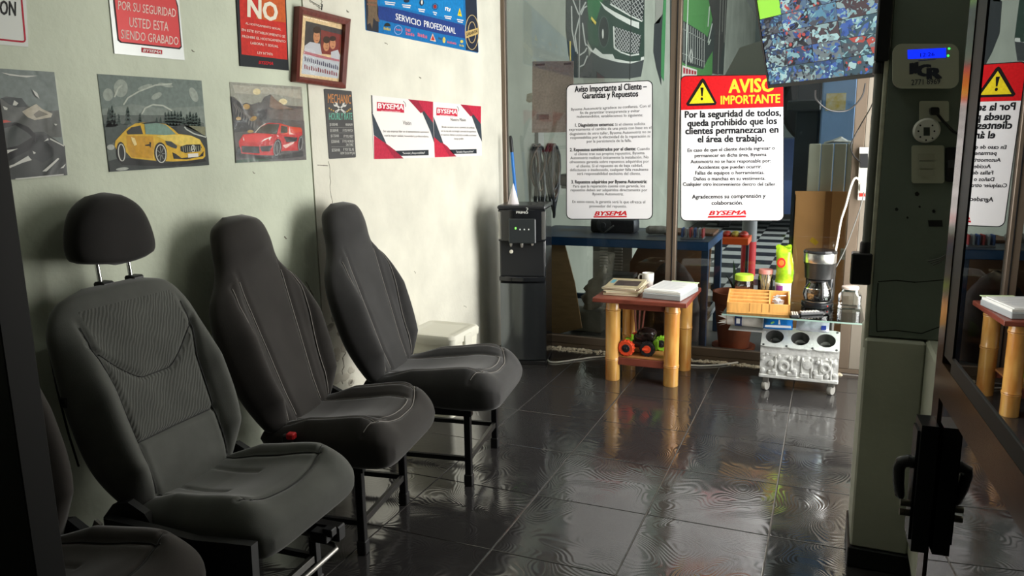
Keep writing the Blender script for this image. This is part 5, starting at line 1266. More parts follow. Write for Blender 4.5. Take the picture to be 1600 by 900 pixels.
for k in range(16):
    a = k*2.4; r1, r2 = .022, .028
    B().tube([(r1*math.cos(a)*.6, r1*math.sin(a)*.6, .008), (r2*1.2*math.cos(a+1.2), r2*math.sin(a+1.2), H-.03)], .0022, 5).obj('wooden_stick', mat('pale_wood', srgb(226, 200, 150), .6), t)
# yellow green cookie bag on a white tub
Yb = 4.65; bx = onY(1225, 420, Yb).x
t = thing('plastic_tub', 'white tub with purple label under the green snack bag', 'tub', (bx, Yb, GZ)); hz_ = onY(1224, 443, Yb-.03).z-GZ
B().lathe([(.040, 0), (.045, .006), (.045, hz_-.008), (.047, hz_-.006), (.047, hz_), (.002, hz_)], n=22).obj('body', mat('white_tub2', srgb(232, 230, 228), .4), t, True)
B().rings([[(.0455*math.cos(a), .0455*math.sin(a), z) for a in [(-PI*.8)+k*.12 for k in range(9)]] for z in (.03, hz_-.012)], closed=False).obj('label', mat('purple_label', srgb(150, 70, 150), .4), t)
t = thing('snack_bag', 'crumpled lime green snack bag with red badge standing on the tub', 'bag', (bx, Yb, GZ+hz_))
Hb = onY(1222, 386, Yb-.02).z-GZ-hz_; random.seed(2)
b = B(); rows = []
for i in range(15):
    v = i/14; wv = interp([(0, .046), (.1, .050), (.6, .046), (.85, .042), (1, .044)], v)[0]; dv_ = interp([(0, .022), (.15, .034), (.5, .036), (.8, .016), (.92, .004), (1, .002)], v)[0]
    rows.append([((wv+random.uniform(-.002, .002))*math.cos(a)+.006*math.sin(v*5), dv_*math.sin(a)+random.uniform(-.003, .003)*(v > .1), Hb*v+(.014*math.sin(a*2) if v > .9 else 0)) for a in [2*PI*k/18 for k in range(18)]])
b.rings(rows).obj('bag', mat('lime_foil', srgb(190, 212, 44), .25, noise=.25, nscale=25, ncol=srgb(110, 170, 30)), t, True, ang=50)
M = Matrix.Translation((-.014, -.041, Hb*.58)) @ Matrix.Rotation(PI/2, 4, 'X')
B().lathe([(.024, 0), (.022, .003), (.002, .0035)], M=M, n=20, sy=1.25).obj('red_badge', mat('red_print', srgb(206, 50, 40), .3), t)
B().lathe([(.015, .0035), (.014, .0045), (.002, .005)], M=M, n=18, sy=1.1).obj('badge_centre', mat('badge_orange', srgb(226, 120, 50), .3), t)
# coffee maker
cp = Vector((2.065, 4.665, GZ))
t = thing('coffee_maker', 'black and steel drip coffee maker with glass carafe', 'coffee maker', cp, math.radians(-12)); t.scale = (1.16, 1.0, 1.0)
zt = onY(1277, 391, 4.63).z-GZ
B().lathe([(.072, 0), (.076, .006), (.076, .026), (.066, .032), (.002, .032)], n=28, sy=1.1).obj('base', M_gblack, t, True)
B().lathe([(.058, .032), (.058, .035), (.002, .035)], loc=(0, -.012, 0), n=24).obj('hot_plate', M_steel, t, True)
b = B(); b.rings([[(x*.066, .045+y*.04, z) for x, y in rrect(-1, -1, 1, 1, .4, 4)] for z in (.03, zt-.07)]); b.obj('tower', M_gblack, t, True)
B().lathe([(.050, .158), (.066, .166), (.072, zt-.085), (.076, zt-.08), (.076, zt-.072)], n=28).obj('filter_basket', mat('basket_black', (.02, .02, .02), .3), t, True)
B().lathe([(.076, zt-.072), (.077, zt-.070), (.077, zt-.022), (.076, zt-.018)], n=32, sy=1.05).obj('steel_band', mat('brushed_band', (.62, .62, .60), .25, .95), t, True)
B().lathe([(.079, zt-.018), (.080, zt-.012), (.074, zt-.002), (.03, zt), (.002, zt)], n=32, sy=1.05).obj('lid', mat('lid_gloss', (.015, .015, .016), .15), t, True)
cf_ = B().lathe([(.052, .037), (.064, .045), (.069, .075), (.062, .11), (.047, .138), (.048, .15)], loc=(0, -.014, 0), n=26).obj('carafe', glassmat('carafe_glass', (.95, .95, .93), 2.2, .03, .04), t, True)
B().lathe([(.047, .14), (.048, .155), (.040, .163), (.002, .165)], loc=(0, -.014, 0), n=24).obj('carafe_lid', M_black, t, True)
B().lathe([(.0625, .106), (.0635, .110), (.0615, .114)], loc=(0, -.014, 0), n=24).obj('carafe_band', M_chrome, cf_, True)
b = B(); b.tube([(.028, -.062, .145), (.034, -.090, .148), (.038, -.098, .12), (.038, -.095, .07), (.032, -.078, .055)], .0085, 8); b.obj('carafe_handle', M_black, t, True)
B().lathe([(.003, 0), (.003, .003)], M=Matrix.Translation((.06, -.055, .016)) @ Matrix.Rotation(PI/2, 4, 'X'), n=8).obj('power_light', mat('led_red', (.8, .05, .03), .3, emit=1.0), t)
P = Print(lambda x, y: onY(x, y, 4.665-.081), NY, t, 1100, 340, 3, 0)
# glass jar at the right
jp = onZ(1332, 480, GZ)
t = thing('glass_jar', 'clear square glass jar at the right end of the glass top', 'jar', (2.235, 4.66, GZ))
rows = []
for z, s in ((0.001, .052), (.008, .061), (.082, .061), (.098, .046), (.106, .043), (.114, .044)): rows.append([(x*s, y*s, z) for x, y in rrect(-1, -1, 1, 1, .45, 5)])
B().rings(rows).obj('body', glassmat('jar_glass', (.90, .92, .91), 2.2, .05, .06), t, True)
B().lathe([(.046, .114), (.046, .126), (.042, .129), (.002, .129)], n=22).obj('lid', mat('pink_clear_lid', srgb(206, 190, 180), .3), t, True)
# remote and spoons
t = thing('remote_control', 'dark remote control lying beside the bamboo organizer', 'remote control', (1.955, 4.35, GZ), math.radians(6))
B().box((-.022, -.05, 0), (.022, .05, .016), .004).obj('body', mat('remote_black', (.03, .03, .032), .4), t)
for i in range(3):
    for j in range(5): B().box((-.016+i*.012, -.042+j*.017, .016), (-.008+i*.012, -.032+j*.017, .0185), .001).obj('key', mat('key_grey', srgb(196, 190, 180), .5), t)
t = thing('remote_control', 'second black remote control lying in front of the coffee maker', 'remote control', (2.035, 4.42, GZ), math.radians(-60))
B().box((-.022, -.07, 0), (.022, .07, .017), .005).obj('body', mat('remote_black', (0, 0, 0)), t)
for i in range(3):
    for j in range(6): B().box((-.016+i*.012, -.056+j*.018, .017), (-.008+i*.012, -.046+j*.018, .0195), .001).obj('key', mat('key_pale', srgb(222, 218, 210), .5), t)

# ---- packets between block and glass
def packet(label, c, size, rz, tilt, m, seed, cat='packet', nm='napkin_packet'):
    random.seed(seed); t = thing(nm, label, cat, c, rz)
    b = B(); rows = []; n = 20; sx_, sy_, sz_ = size
    for i in range(9):
        v = i/8*2-1; e = (1-abs(v)**6)**.5
        rows.append([(v*sx_, sy_*math.copysign(abs(math.cos(a))**.6, math.cos(a))*(.94+.06*e), max(0, sz_*(1+math.copysign(abs(math.sin(a))**.7, math.sin(a))*max(.06, e))+random.uniform(-.004, .004))) for a in [2*PI*k/n for k in range(n)]])
    b.rings(rows).xf(Matrix.Rotation(tilt, 4, 'X')).obj('wrapper', m, t, True, ang=50); return t
M_bl = mat('blue_packet', srgb(30, 118, 200), .25, noise=.15, nscale=20)
TL = math.radians(62)
RX = Matrix.Rotation(TL, 4, 'X')
def face_text(t, nm, st, x0, y0, x1, y1, h, m, bold=.012, z=.0415, shear=.15):
    p = lambda x, y: RX @ Vector((x, y, z))
    b = B(); text3(b, st, p(x0, y0), p(x1, y1), p(x0, y0+h), bold, shear); b.obj(nm, m, t)
def face_poly(t, nm, pts, m, z=.041): B().face([RX @ Vector((x, y, z)) for x, y in pts]).obj(nm, m, t)
t = packet('blue napkin packet with white letters on the engine block', (1.868, 4.435, .386), (.078, .043, .019), .06, TL, M_bl, 4)
face_text(t, 'lettering', 'María', -.035, .012, .03, .016, .016, pr(236, 240, 244))
face_poly(t, 'white_band', [(-.07, -.040), (.07, -.038), (.068, -.024), (-.068, -.028)], pr(222, 230, 238)); face_poly(t, 'white_figure', [(.0, -.02), (.012, -.02), (.008, .006), (.002, .006)], pr(230, 236, 240))
face_poly(t, 'green_leaf', ell(-.03, -.012, .012, .006, 10, rot=.5), pr(120, 190, 110))
t = packet('silvery white packet with blue print on the engine block', (2.052, 4.44, .386), (.085, .043, .019), -.05, TL, mat('silver_wrap', srgb(206, 210, 220), .18, .3, noise=.3, nscale=24), 6)
face_poly(t, 'blue_band', [(-.05, .022), (.06, .024), (.06, .036), (-.05, .034)], pr(50, 90, 180)); face_poly(t, 'blue_badge', [(.045, -.035), (.072, -.033), (.07, -.008), (.046, -.01)], pr(44, 64, 150))
cg = thing('cup_sleeve', 'sleeve of white cups lying on its side left of the engine block', 'cups', (1.685, 4.47, .34))
sl = B(); rows = []
for i, (v, r) in enumerate(((-.10, .026), (-.098, .032), (.04, .036), (.10, .038), (.102, .030))): rows.append([(v, r*math.cos(a), r*math.sin(a)+.04) for a in [2*PI*k/18 for k in range(18)]])
sl.rings(rows).obj('sleeve', mat('white_sleeve', srgb(222, 218, 212), .5, noise=.15, nscale=30), cg, True)
B().rings([[(v, .0375*math.cos(a), .0375*math.sin(a)+.04) for a in [2*PI*k/18 for k in range(18)]] for v in (-.055, -.015)], cap=False).obj('navy_label', mat('navy_label', srgb(50, 64, 110), .4), cg, True)
b = B(); b.prism([(-.045, -.0385, .025), (-.025, -.0385, .025), (-.025, -.0385, .055), (-.045, -.0385, .055)], (0, .001, 0)); b.obj('white_label', pr(236, 236, 236), cg)
random.seed(5)
for k in range(6):
    a = k*1.05; B().face([(-.098, .028*math.cos(a), .04+.028*math.sin(a)), (-.098, .028*math.cos(a+.9), .04+.028*math.sin(a+.9)), (-.135-random.uniform(0, .02), .03*math.cos(a+.5)*1.2, .04+.03*math.sin(a+.5)*1.5)]).obj('torn_end', mat('white_sleeve', (0, 0, 0)), cg)
# bracket board carrying packets left of the block
B().box(L(1.60, 4.42, .325), L(1.80, 4.54, .333), .001).obj('side_tray', M_alu, bpy.data.objects['engine_block_table'])

# ================================================================== CABLES, POWER STRIP
M_wc = mat('white_cable', srgb(226, 222, 212), .45)
def cable(name, label, pts, r, m, cat='cable'):
    pts = [Vector(p) for p in pts]; out = []
    for i in range(len(pts)-1):
        p0, p1, p2, p3 = pts[max(i-1, 0)], pts[i], pts[i+1], pts[min(i+2, len(pts)-1)]
        for k in range(8):
            q = k/8; out.append(.5*((2*p1)+(p2-p0)*q+(2*p0-5*p1+4*p2-p3)*q*q+(-p0+3*p1-3*p2+p3)*q**3))
    out.append(pts[-1]); o = B().tube(out, r, 7).obj(name, m, None, True); return tag(o, label, cat)
gz = lambda x, y, h=.006: onZ(x, y, h)
cable('floor_cable', 'white cable running over the floor from the dispenser under the bamboo table', [gz(858, 541, .06), gz(857, 552, .012), gz(856, 563), gz(868, 566), gz(900, 562), gz(930, 558), gz(960, 557), gz(1010, 560), gz(1075, 570), gz(1110, 571), gz(1140, 568), gz(1164, 564)], .0055, M_wc)
SX = 2.214; 
t = thing('power_strip', 'white power strip fixed to the right frame of the glass partition', 'power strip', onY(1348, 312, YP-.01))
pp = [onY(x, y, YP-.001) for x, y in ((1343, 230), (1357, 230), (1355, 312), (1340, 312))]
B().prism(pp, (0, -.035, 0)).obj('body', mat('strip_white', srgb(216, 214, 206), .4), t, world=True)
for (xa, ya, xb, yb, m, nm) in ((1344, 240, 1356, 262, M_black, 'adapter'), (1344, 288, 1356, 298, M_wc, 'plug'), (1343, 302, 1352, 307, mat('strip_red', srgb(190, 50, 40), .4), 'switch')):
    B().prism([onY(x, y, YP-.0365) for x, y in ((xa, ya), (xb, ya), (xb, yb), (xa, yb))], (0, -.028 if nm != 'switch' else -.006, 0)).obj(nm, m, t, world=True)
gy = lambda x, y, Y=YP-.06: onY(x, y, Y)
cable('coffee_cable', 'thick white cable hanging from the power strip to the coffee maker', [gy(1350, 292), gy(1338, 278), gy(1330, 290), gy(1322, 320), gy(1314, 345), gy(1309, 375), gy(1305, 396, 4.72), onY(1300, 430, 4.72)], .006, M_wc)
cable('monitor_cable', 'black cable drooping below the monitor', [onY(1274, 140, 4.2), onY(1276, 156, 4.3), onY(1296, 172, 4.4), onY(1325, 172, 4.5), onY(1346, 152, 4.6), onY(1352, 130, 4.6)], .004, M_black)
cable('strip_cable', 'black cable looping from the monitor down to the power strip', [onY(1374, 128, 4.0), onY(1362, 165, 4.4), gy(1345, 195), gy(1330, 225), gy(1333, 242, YP-.08), gy(1345, 254, YP-.085)], .0035, M_black)
cable('grey_cable', 'thin grey cable hanging from the power strip behind the coffee maker', [gy(1350, 300), gy(1344, 325), gy(1330, 365), gy(1318, 395, 4.78), gy(1302, 425, 4.74)], .003, mat('cable_grey', (.12, .12, .11), .5))
cable('frame_cable', 'cream cable running down the right frame of the partition', [gy(1368, 100), gy(1366, 150), gy(1360, 215), gy(1364, 270), gy(1361, 330), gy(1352, 375)], .005, mat('cream_cable', srgb(206, 196, 170), .5))

# ================================================================== WORKSHOP BEHIND THE GLASS
# ---- murals painted on the workshop wall
fnM = lambda x, y: onX(x, y, 0.0)
def mural(label, Q, ox, oy, k):
    P0 = Print(fnM, NX, None, ox, oy, k, 0.0); pts = [P0.p(*q) for q in Q]; c = sum(pts, Vector())/len(pts)
    t = thing('car_mural', label, 'mural', (0, c.y, min(p.z for p in pts)))
    P = Print(fnM, NX, t, ox, oy, k, .003); P.base = .003
    return t, P
GK = pr(40, 46, 44, .6); GG = pr(34, 92, 50, .6); GD = pr(30, 52, 40, .6); GW = pr(196, 194, 184, .6)
t, P = mural('mural of a green car front with chrome mesh grille on the workshop wall', [(410, 0), (1200, 0), (1200, 790), (500, 790)], 820, 0, 6.43)
P.poly('tyre_paint', [(412, -200), (640, -200), (625, 400), (640, 560), (600, 660), (540, 780), (495, 780), (440, 560), (410, 300)], GK, 0)
P.poly('shadow_paint', [(540, 780), (600, 640), (680, 500), (900, 600), (1195, 600), (1165, 770), (1040, 790)], pr(52, 54, 54, .6), 0)
P.poly('bumper_paint', [(620, -200), (1200, -200), (1198, 600), (1060, 640), (850, 590), (680, 510), (625, 400)], GD, 1)
P.poly('wing_paint', [(620, -200), (850, -200), (760, 60), (700, 250), (640, 200), (625, 60)], GG, 2)
P.poly('wing_dark_paint', [(625, 220), (720, 200), (740, 470), (640, 440)], pr(34, 66, 46, .6), 2)
P.poly('bonnet_paint', [(840, -220), (1195, -220), (1195, -120), (860, -80)], GG, 2)
P.poly('chrome_trim_paint', [(745, 10), (800, 60), (900, 120), (1060, 200), (1145, 225), (1145, 290), (1040, 245), (920, 180), (800, 95)], GW, 3)
P.poly('chrome_trim_paint', [(612, 440), (680, 510), (705, 480), (780, 545), (880, 545), (900, 590), (1050, 620), (1160, 610), (1165, 575), (1195, 568), (1195, 600), (1060, 640), (930, 625), (760, 580), (650, 510)], GW, 3)
P.lines('wheel_spoke_paint', [[(480, 0), (540, 150), (610, 20)], [(560, 150), (590, 80), (620, 60)], [(545, 180), (500, 360), (525, 540)], [(575, 230), (600, 420), (612, 460)], [(465, 60), (470, 300), (510, 520)], [(540, 560), (600, 520), (620, 480)], [(545, 672), (590, 650), (625, 560)]], 13, pr(168, 168, 160, .6), 2)
P.line('panel_joint', [(548, -100), (540, 800)], 9, pr(150, 150, 144, .6), 5)
P.line('panel_joint', [(1070, -100), (1050, 800)], 8, pr(24, 26, 26, .6), 5)
P.poly('indicator_paint', [(665, 165), (715, 225), (705, 250), (660, 190)], pr(206, 180, 74, .6), 4)
P.poly('yellow_strip_paint', [(443, 415), (458, 415), (460, 608), (448, 608)], pr(196, 172, 84, .6), 4)
P.poly('fog_lamp_paint', ell(790, 320, 52, 155), pr(24, 30, 28, .6), 3)
P.lines('fog_lamp_ring_paint', [ell(790, 320, 52, 155, 28)+[ell(790, 320, 52, 155, 28)[0]]], 6, pr(70, 84, 74, .6), 4)
P.poly('fog_lamp_glint_paint', ell(780, 340, 9, 48), GW, 4)
def mesh_paint(P, quad, n, m, nm):
    P.poly(nm+'_ground', quad, pr(26, 28, 28, .6), 3); ls = []
    for i in range(-n, n):
        for (a0, b0, a1, b1) in ((i/n, 0, i/n+.55, 1), (i/n+.55, 0, i/n, 1)):
            # clip to 0..1
            def cl(u, a0=a0, b0=b0, a1=a1, b1=b1): return (lerp(a0, a1, u), u)
            seg = [cl(u/12) for u in range(13)]; seg = [q for q in seg if 0 <= q[0] <= 1]
            if len(seg) > 1: ls.append([mixq(quad, *seg[0]), mixq(quad, *seg[-1])])
    P.lines(nm, ls, 5, m, 4)
mesh_paint(P, [(860, -130), (1205, -60), (1185, 210), (850, 45)], 9, pr(184, 182, 176, .6), 'upper_grille')
mesh_paint(P, [(888, 265), (1165, 355), (1145, 545), (900, 500)], 9, pr(184, 182, 176, .6), 'lower_grille')
P.lines('grille_rim_paint', [[(855, 42), (1065, 165), (1175, 215)], [(888, 265), (895, 480), (960, 525), (1060, 558), (1145, 545)]], 14, GW, 5)
# strip of mural between the two cars
P.poly('green_edge_paint', [(1395, -60), (1420, -60), (1410, 330), (1395, 820), (1365, 760), (1370, 400)], pr(60, 120, 70, .6), 2)
P.poly('black_edge_paint', [(1300, 240), (1385, 140), (1370, 400), (1370, 860), (1320, 680), (1290, 520)], pr(44, 46, 46, .6), 1)
P.poly('grey_bark_paint', [(1310, 0), (1385, -20), (1380, 130), (1350, 230), (1310, 240)], pr(132, 130, 120, .6), 1)
t, P = mural('mural of a green vintage car front with upright grille further along the workshop wall', [(40, 0), (390, 0), (390, 690), (40, 800)], 1050, 0, 6)
P.poly('ground_paint', [(-20, -100), (520, -100), (480, 700), (380, 690), (60, 900), (-20, 900)], pr(58, 62, 58, .6), 0)
P.poly('bonnet_paint', [(20, -80), (330, -60), (380, 180), (330, 350), (305, 320), (50, 160)], pr(78, 128, 70, .6), 1)
P.poly('surround_paint', [(20, 520), (130, 610), (290, 650), (330, 560), (380, 480), (375, 700), (40, 830)], pr(76, 126, 68, .6), 1)
P.poly('grille_paint', [(40, 165), (305, 325), (310, 580), (285, 630), (140, 600), (40, 530)], pr(44, 46, 44, .6), 2)
P.lines('grille_bar_paint', [[(48+i*21, 172+i*12.5), (46+i*21, 548+i*7)] for i in range(13)]+[[(42, 240), (310, 385)], [(42, 480), (308, 580)]], 6, pr(160, 160, 150, .6), 3)
P.lines('badge_paint', [[(175, 450), (190, 530), (175, 595), (160, 530), (175, 450)]], 7, pr(180, 178, 168, .6), 4)
P.lines('lamp_trim_paint', [[(350, 60), (335, 250)], [(375, 220), (335, 400)], [(360, 370), (340, 420)]], 10, pr(170, 176, 160, .6), 3)
P.poly('plate_paint', [(95, 612), (232, 655), (232, 705), (90, 735)], pr(206, 196, 186, .6), 3)
P.polys('plate_letter_paint', [[(102+i*26, 632+i*8), (122+i*26, 638+i*8), (120+i*26, 690+i*2), (102+i*26, 690+i*2)] for i in range(5)], pr(160, 48, 56, .6), 4)
P.line('white_joint', [(150, -60), (128, 640)], 9, pr(196, 200, 186, .6), 5)
P.poly('bark_paint', [(330, -60), (520, -60), (500, 320), (430, 700), (385, 690), (400, 300)], pr(64, 62, 58, .6), 1)
P.lines('bark_line_paint', [[(455, -60), (430, 690)], [(505, -60), (488, 400)], [(480, -60), (470, 300)]], 7, pr(124, 122, 112, .6), 2)

# ---- pinkish paper fixed on the outside of the left pane
t = thing('pink_paper', 'faded pink paper sheet taped behind the left pane', 'paper', onY(864, 207, YP+.03))
P = Print(lambda x, y: onY(x, y, YP+.028), NY, t, 760, 0, 2.5, 0)
B().prism([P.p(x, y) for x, y in ((180, 240), (340, 238), (342, 516), (178, 518))], (0, .002, 0)).obj('sheet', pr(214, 186, 176, .7), t, world=True)
P.polys('print_block', [[(196, 446), (244, 446), (244, 466), (196, 468)], [(190, 250), (228, 248), (228, 256), (192, 258)], [(302, 246), (332, 244), (332, 252), (302, 254)]], pr(150, 122, 116, .7), 1)
P.poly('tape', [(158, 368), (178, 362), (180, 398), (168, 402), (155, 395)], pr(206, 196, 180, .5), 1)

# ---- blue steel workbench
t = thing('workbench', 'blue steel workbench just behind the glass partition', 'workbench', (.66, 5.3, 0))
M_blue = mat('blue_bench_paint', srgb(40, 84, 134), .4, noise=.2, nscale=6)
WL = lambda x, y, z: (x-.66, y-5.3, z)
bx0, bx1, by0, by1, bz = .08, 1.385, 5.02, 5.72, .755
B().box(WL(bx0, by0, bz-.06), WL(bx1, by0+.05, bz-.004), .003).obj('front_beam', M_blue, t); B().box(WL(bx0, by1-.05, bz-.06), WL(bx1, by1, bz-.004), .003).obj('back_beam', M_blue, t)
B().box(WL(bx1-.05, by0+.05, bz-.06), WL(bx1, by1-.05, bz-.004), .003).obj('side_beam', M_blue, t)
B().box(WL(bx0, by0, bz-.004), WL(bx1, by1, bz), .001).obj('bench_top', mat('bench_top_blue', srgb(58, 74, 98), .45, noise=.4, nscale=5, ncol=srgb(70, 62, 56)), t)
for x, y in ((bx1-.045, by0+.002), (bx1-.045, by1-.05), (bx0, by0+.002), (bx0, by1-.05)): B().box(WL(x, y, 0), WL(x+.045, y+.045, bz-.06), .003).obj('leg', mat('blue_leg_paint', srgb(44, 66, 96), .45), t)
B().box(WL(bx0+.045, by1-.045, .18), WL(bx1-.045, by1-.01, .22), .002).obj('stretcher', mat('blue_leg_paint', (0, 0, 0)), t)
B().box(WL(bx1-.04, by0+.05, .20), WL(bx1-.005, by1-.05, .23), .002).obj('stretcher', mat('grey_stretcher', (.3, .3, .3), .5), t)
# things on the bench
t = thing('tool_crate', 'blue and red wire crate on the workbench right of the mullion', 'crate', (1.26, 5.16, bz))
B().box((-.075, -.05, 0), (.075, .05, .012), .002).obj('tray', mat('crate_grey', srgb(150, 150, 156), .4), t)
for k in range(6): B().box((-.072+k*.027, -.05, .012), (-.060+k*.027, .03, .075), .004).obj('tool_slot', mat('crate_tool_%d' % (k % 3), [srgb(60, 90, 150), srgb(170, 176, 180), srgb(186, 60, 60)][k % 3], .4), t)
t = thing('wood_plank', 'brown board lying on the workbench', 'board', (1.20, 5.45, bz))
B().box((-.17, -.12, 0), (.17, .16, .02), .002).obj('plank', mat('brown_board', srgb(132, 92, 66), .6, noise=.25, nscale=9, stretch=(1, 6, 1)), t)
t = thing('muffler_pipe', 'pale rag roll lying on the workbench below the white notice', 'rag', (.98, 5.3, bz))
B().tube([(-.07, 0, .03), (-.05, 0, .034), (.04, .03, .034), (.09, .05, .030)], [.018, .030, .030, .022], 12).obj('roll', mat('rag_grey', srgb(176, 168, 158), .8, noise=.3, nscale=25, bump=.8, bscale=40), t, True)
t = thing('machine_part', 'black machine part on the workbench below the white notice', 'machine part', (.66, 5.40, bz))
B().box((-.17, -.08, 0), (.16, .09, .10), .02, seg=2).obj('housing', mat('machine_black', srgb(34, 34, 40), .4), t, True)
B().lathe([(.05, 0), (.055, .02), (.02, .03), (.02, .05)], M=Matrix.Translation((-.06, -.08, .06)) @ Matrix.Rotation(PI/2, 4, 'X'), n=18).obj('pulley', mat('machine_grey', (.10, .10, .11), .4, .6), t, True)
B().tube([(-.05, -.10, .005), (-.02, -.12, .03), (.02, -.13, .06)], .006, 8).obj('lever', M_steel, t)
# things under the bench
t = thing('wood_sheet', 'light plywood sheet leaning under the bench beside the dispenser', 'board', (.40, 5.05, 0))
B().prism([(-.20, 0, .0), (.115, 0, .10), (.05, .03, .42), (-.05, .06, .75), (-.20, .06, .75)], (0, .012, 0)).obj('plywood', mat('plywood', srgb(196, 156, 108), .6, noise=.15, nscale=10, stretch=(1, 1, 5)), t)
t = thing('metal_stand', 'grey sheet metal stand under the workbench', 'stand', (.72, 5.40, 0))
B().box((-.11, -.08, .42), (.09, .08, .45), .002).obj('top', mat('stand_grey', srgb(126, 120, 114), .5, noise=.3, nscale=8), t)
for x in (-.11, .05): B().box((x, -.08, 0), (x+.05, -.05, .42), .002).obj('upright', mat('stand_grey2', srgb(112, 110, 108), .5, noise=.2), t)
B().box((-.06, -.06, .05), (.05, .06, .42), .002).obj('panel', mat('stand_panel', srgb(92, 84, 78), .6, noise=.3), t)
t = thing('brown_tarp', 'crumpled dark brown tarpaulin heap under the workbench', 'tarpaulin', (1.09, 5.36, 0))
random.seed(9); b = B(); rows = []
for i in range(12):
    v = i/11; r = interp([(0, .19), (.4, .2), (.7, .16), (.9, .09), (1, .01)], v)[0]
    rows.append([(r*(1+random.uniform(-.09, .09))*math.cos(a), .65*r*(1+random.uniform(-.09, .09))*math.sin(a), .58*v) for a in [2*PI*k/22 for k in range(22)]])
b.rings(rows).obj('heap', mat('tarp_brown', srgb(70, 54, 44), .7, noise=.4, nscale=10), t, True, ang=70)
t = thing('cardboard_sheet', 'flattened brown carton under the workbench', 'cardboard', (1.0, 5.56, 0))
B().prism([(-.28, 0, .0), (.30, 0, 0), (.32, .06, .66), (-.2, .06, .66), (-.28, .05, .5)], (0, .02, 0)).obj('carton', mat('carton_brown', srgb(150, 108, 76), .7, noise=.15), t)
t = thing('white_cloth_bundle', 'crumpled pale cloth under the workbench left of the grey stand', 'cloth', (.47, 5.42, .16))
random.seed(14); b = B(); rows = []
for i in range(12):
    v = i/11; r = interp([(0, .05), (.3, .09), (.6, .07), (.85, .035), (1, .005)], v)[0]
    rows.append([(r*(1+random.uniform(-.3, .3))*math.cos(a)+.10*v, r*(1+random.uniform(-.3, .3))*math.sin(a), .34*v) for a in [2*PI*k/14 for k in range(14)]])
b.rings(rows).obj('cloth', mat('dirty_cloth', srgb(176, 164, 144), .8, noise=.3, nscale=12), t, True, ang=60)
t = thing('stone_block', 'grey concrete block on the floor under the pale cloth', 'block', (.46, 5.42, 0))
B().box((-.13, -.09, 0), (.12, .09, .158), .008).obj('block', mat('concrete_block', srgb(150, 144, 128), .85, noise=.25, nscale=12, bump=.6), t)
t = thing('louvre_vents', 'pale louvred metal panel standing under the workbench', 'panel', (.53, 5.80, 0))
B().box((-.16, 0, 0), (.16, .015, .70), .002).obj('sheet', mat('panel_beige', srgb(148, 144, 132), .6, noise=.12), t)
for cxx in (-.07, .05):
    for k in range(11): B().box((cxx-.032, -.006, .40+k*.024), (cxx+.032, 0, .412+k*.024), .001).obj('louvre', mat('louvre_pale', srgb(196, 190, 176), .5), t)
# tools and cables hanging on the wall left of the sign
random.seed(31)
for nb, (y_, lab) in enumerate(((5.45, 'tangled bundle of dark cables hanging on the workshop wall nearest the dispenser'), (5.78, 'second bundle of dark cables on the workshop wall, left of the black power tool'), (6.62, 'bundle of hoses on the workshop wall right of the black power tool'))):
    t = thing('cable_bundle', lab, 'cables', (0.001, y_, .75), group='cable bundles on the workshop wall')
    B().box((0, -.015, .62), (.05, .015, .65), .003).obj('hook', M_steel, t)
    for k in range(7):
        w_ = random.uniform(.04, .13); h_ = random.uniform(.28, .62); pts = []
        for q in range(17):
            a = 2*PI*q/16; pts.append((.03+.02*math.sin(a*2+k)+.004*k, w_*math.sin(a)+random.uniform(-.008, .008), .64-h_/2+h_/2*math.cos(a)))
        B().tube(pts, random.uniform(.006, .013), 6).obj('cable_loop', mat(('hose_black', 'hose_grey', 'hose_rust')[k % 3], ((.02, .02, .024), (.07, .07, .07), (.10, .06, .04))[k % 3], .5), t, True)
t = thing('grinder_tool', 'black power tool hanging on the workshop wall above the bench', 'power tool', (.03, 6.05, 1.05))
B().box((0, -.09, 0), (.09, .09, .10), .02, seg=2).obj('motor', mat('tool_black', (.03, .03, .033), .4), t, True)
B().tube([(.05, .05, .05), (.06, .22, .04), (.06, .30, .03)], [.03, .025, .02], 10).obj('grip', mat('tool_grey', (.08, .08, .09), .4), t, True)
B().lathe([(.05, 0), (.05, .02), (.01, .02)], loc=(.05, -.03, -.02), n=16).obj('disc_guard', M_steel, t, True)
t = thing('wall_switch_box', 'grey box on the workshop wall above the hoses', 'box', (0.0005, 5.55, 1.38))
B().box((0, -.06, 0), (.03, .06, .12), .003).obj('box', mat('box_grey', srgb(150, 148, 140), .5), t)

# ---- terracotta pot
t = thing('plant_pot', 'large terracotta pot with a small plant behind the glass', 'plant pot', (1.545, 5.22, 0))
M_ter = mat('terracotta', srgb(176, 92, 56), .7, noise=.2, nscale=8)
B().lathe([(.09, .02), (.10, .02), (.135, .33), (.15, .335), (.15, .40), (.138, .40), (.125, .34), (.122, .33)], n=30).obj('pot', M_ter, t, True)
B().lathe([(.11, 0), (.14, .006), (.145, .03), (.135, .03), (.11, .012), (.002, .012)], n=26).obj('saucer', M_ter, t, True)
B().lathe([(.122, .33), (.06, .345), (.002, .35)], n=20).obj('soil', mat('soil', (.03, .022, .018), .9), t, True)
for k, (a, h, l) in enumerate(((0.2, .55, .10), (2.0, .60, .07), (4.0, .52, .09), (5.2, .50, .07))):
    b = B(); c_ = Vector((math.cos(a), math.sin(a), 0)); s_ = Vector((-math.sin(a), math.cos(a), 0))
    rows = []
    for i in range(8):
        v = i/7; p = c_*(l*v*v) + Vector((0, 0, .34+(h-.34)*v)); wd = .014*math.sin(PI*(.12+.88*v))+.001
        rows.append([p+s_*wd, p+Vector((0, 0, .002)), p-s_*wd, p-Vector((0, 0, .002))])
    b.rings(rows).obj('leaf', mat('leaf_green', srgb(62, 92, 50), .5), t, True)

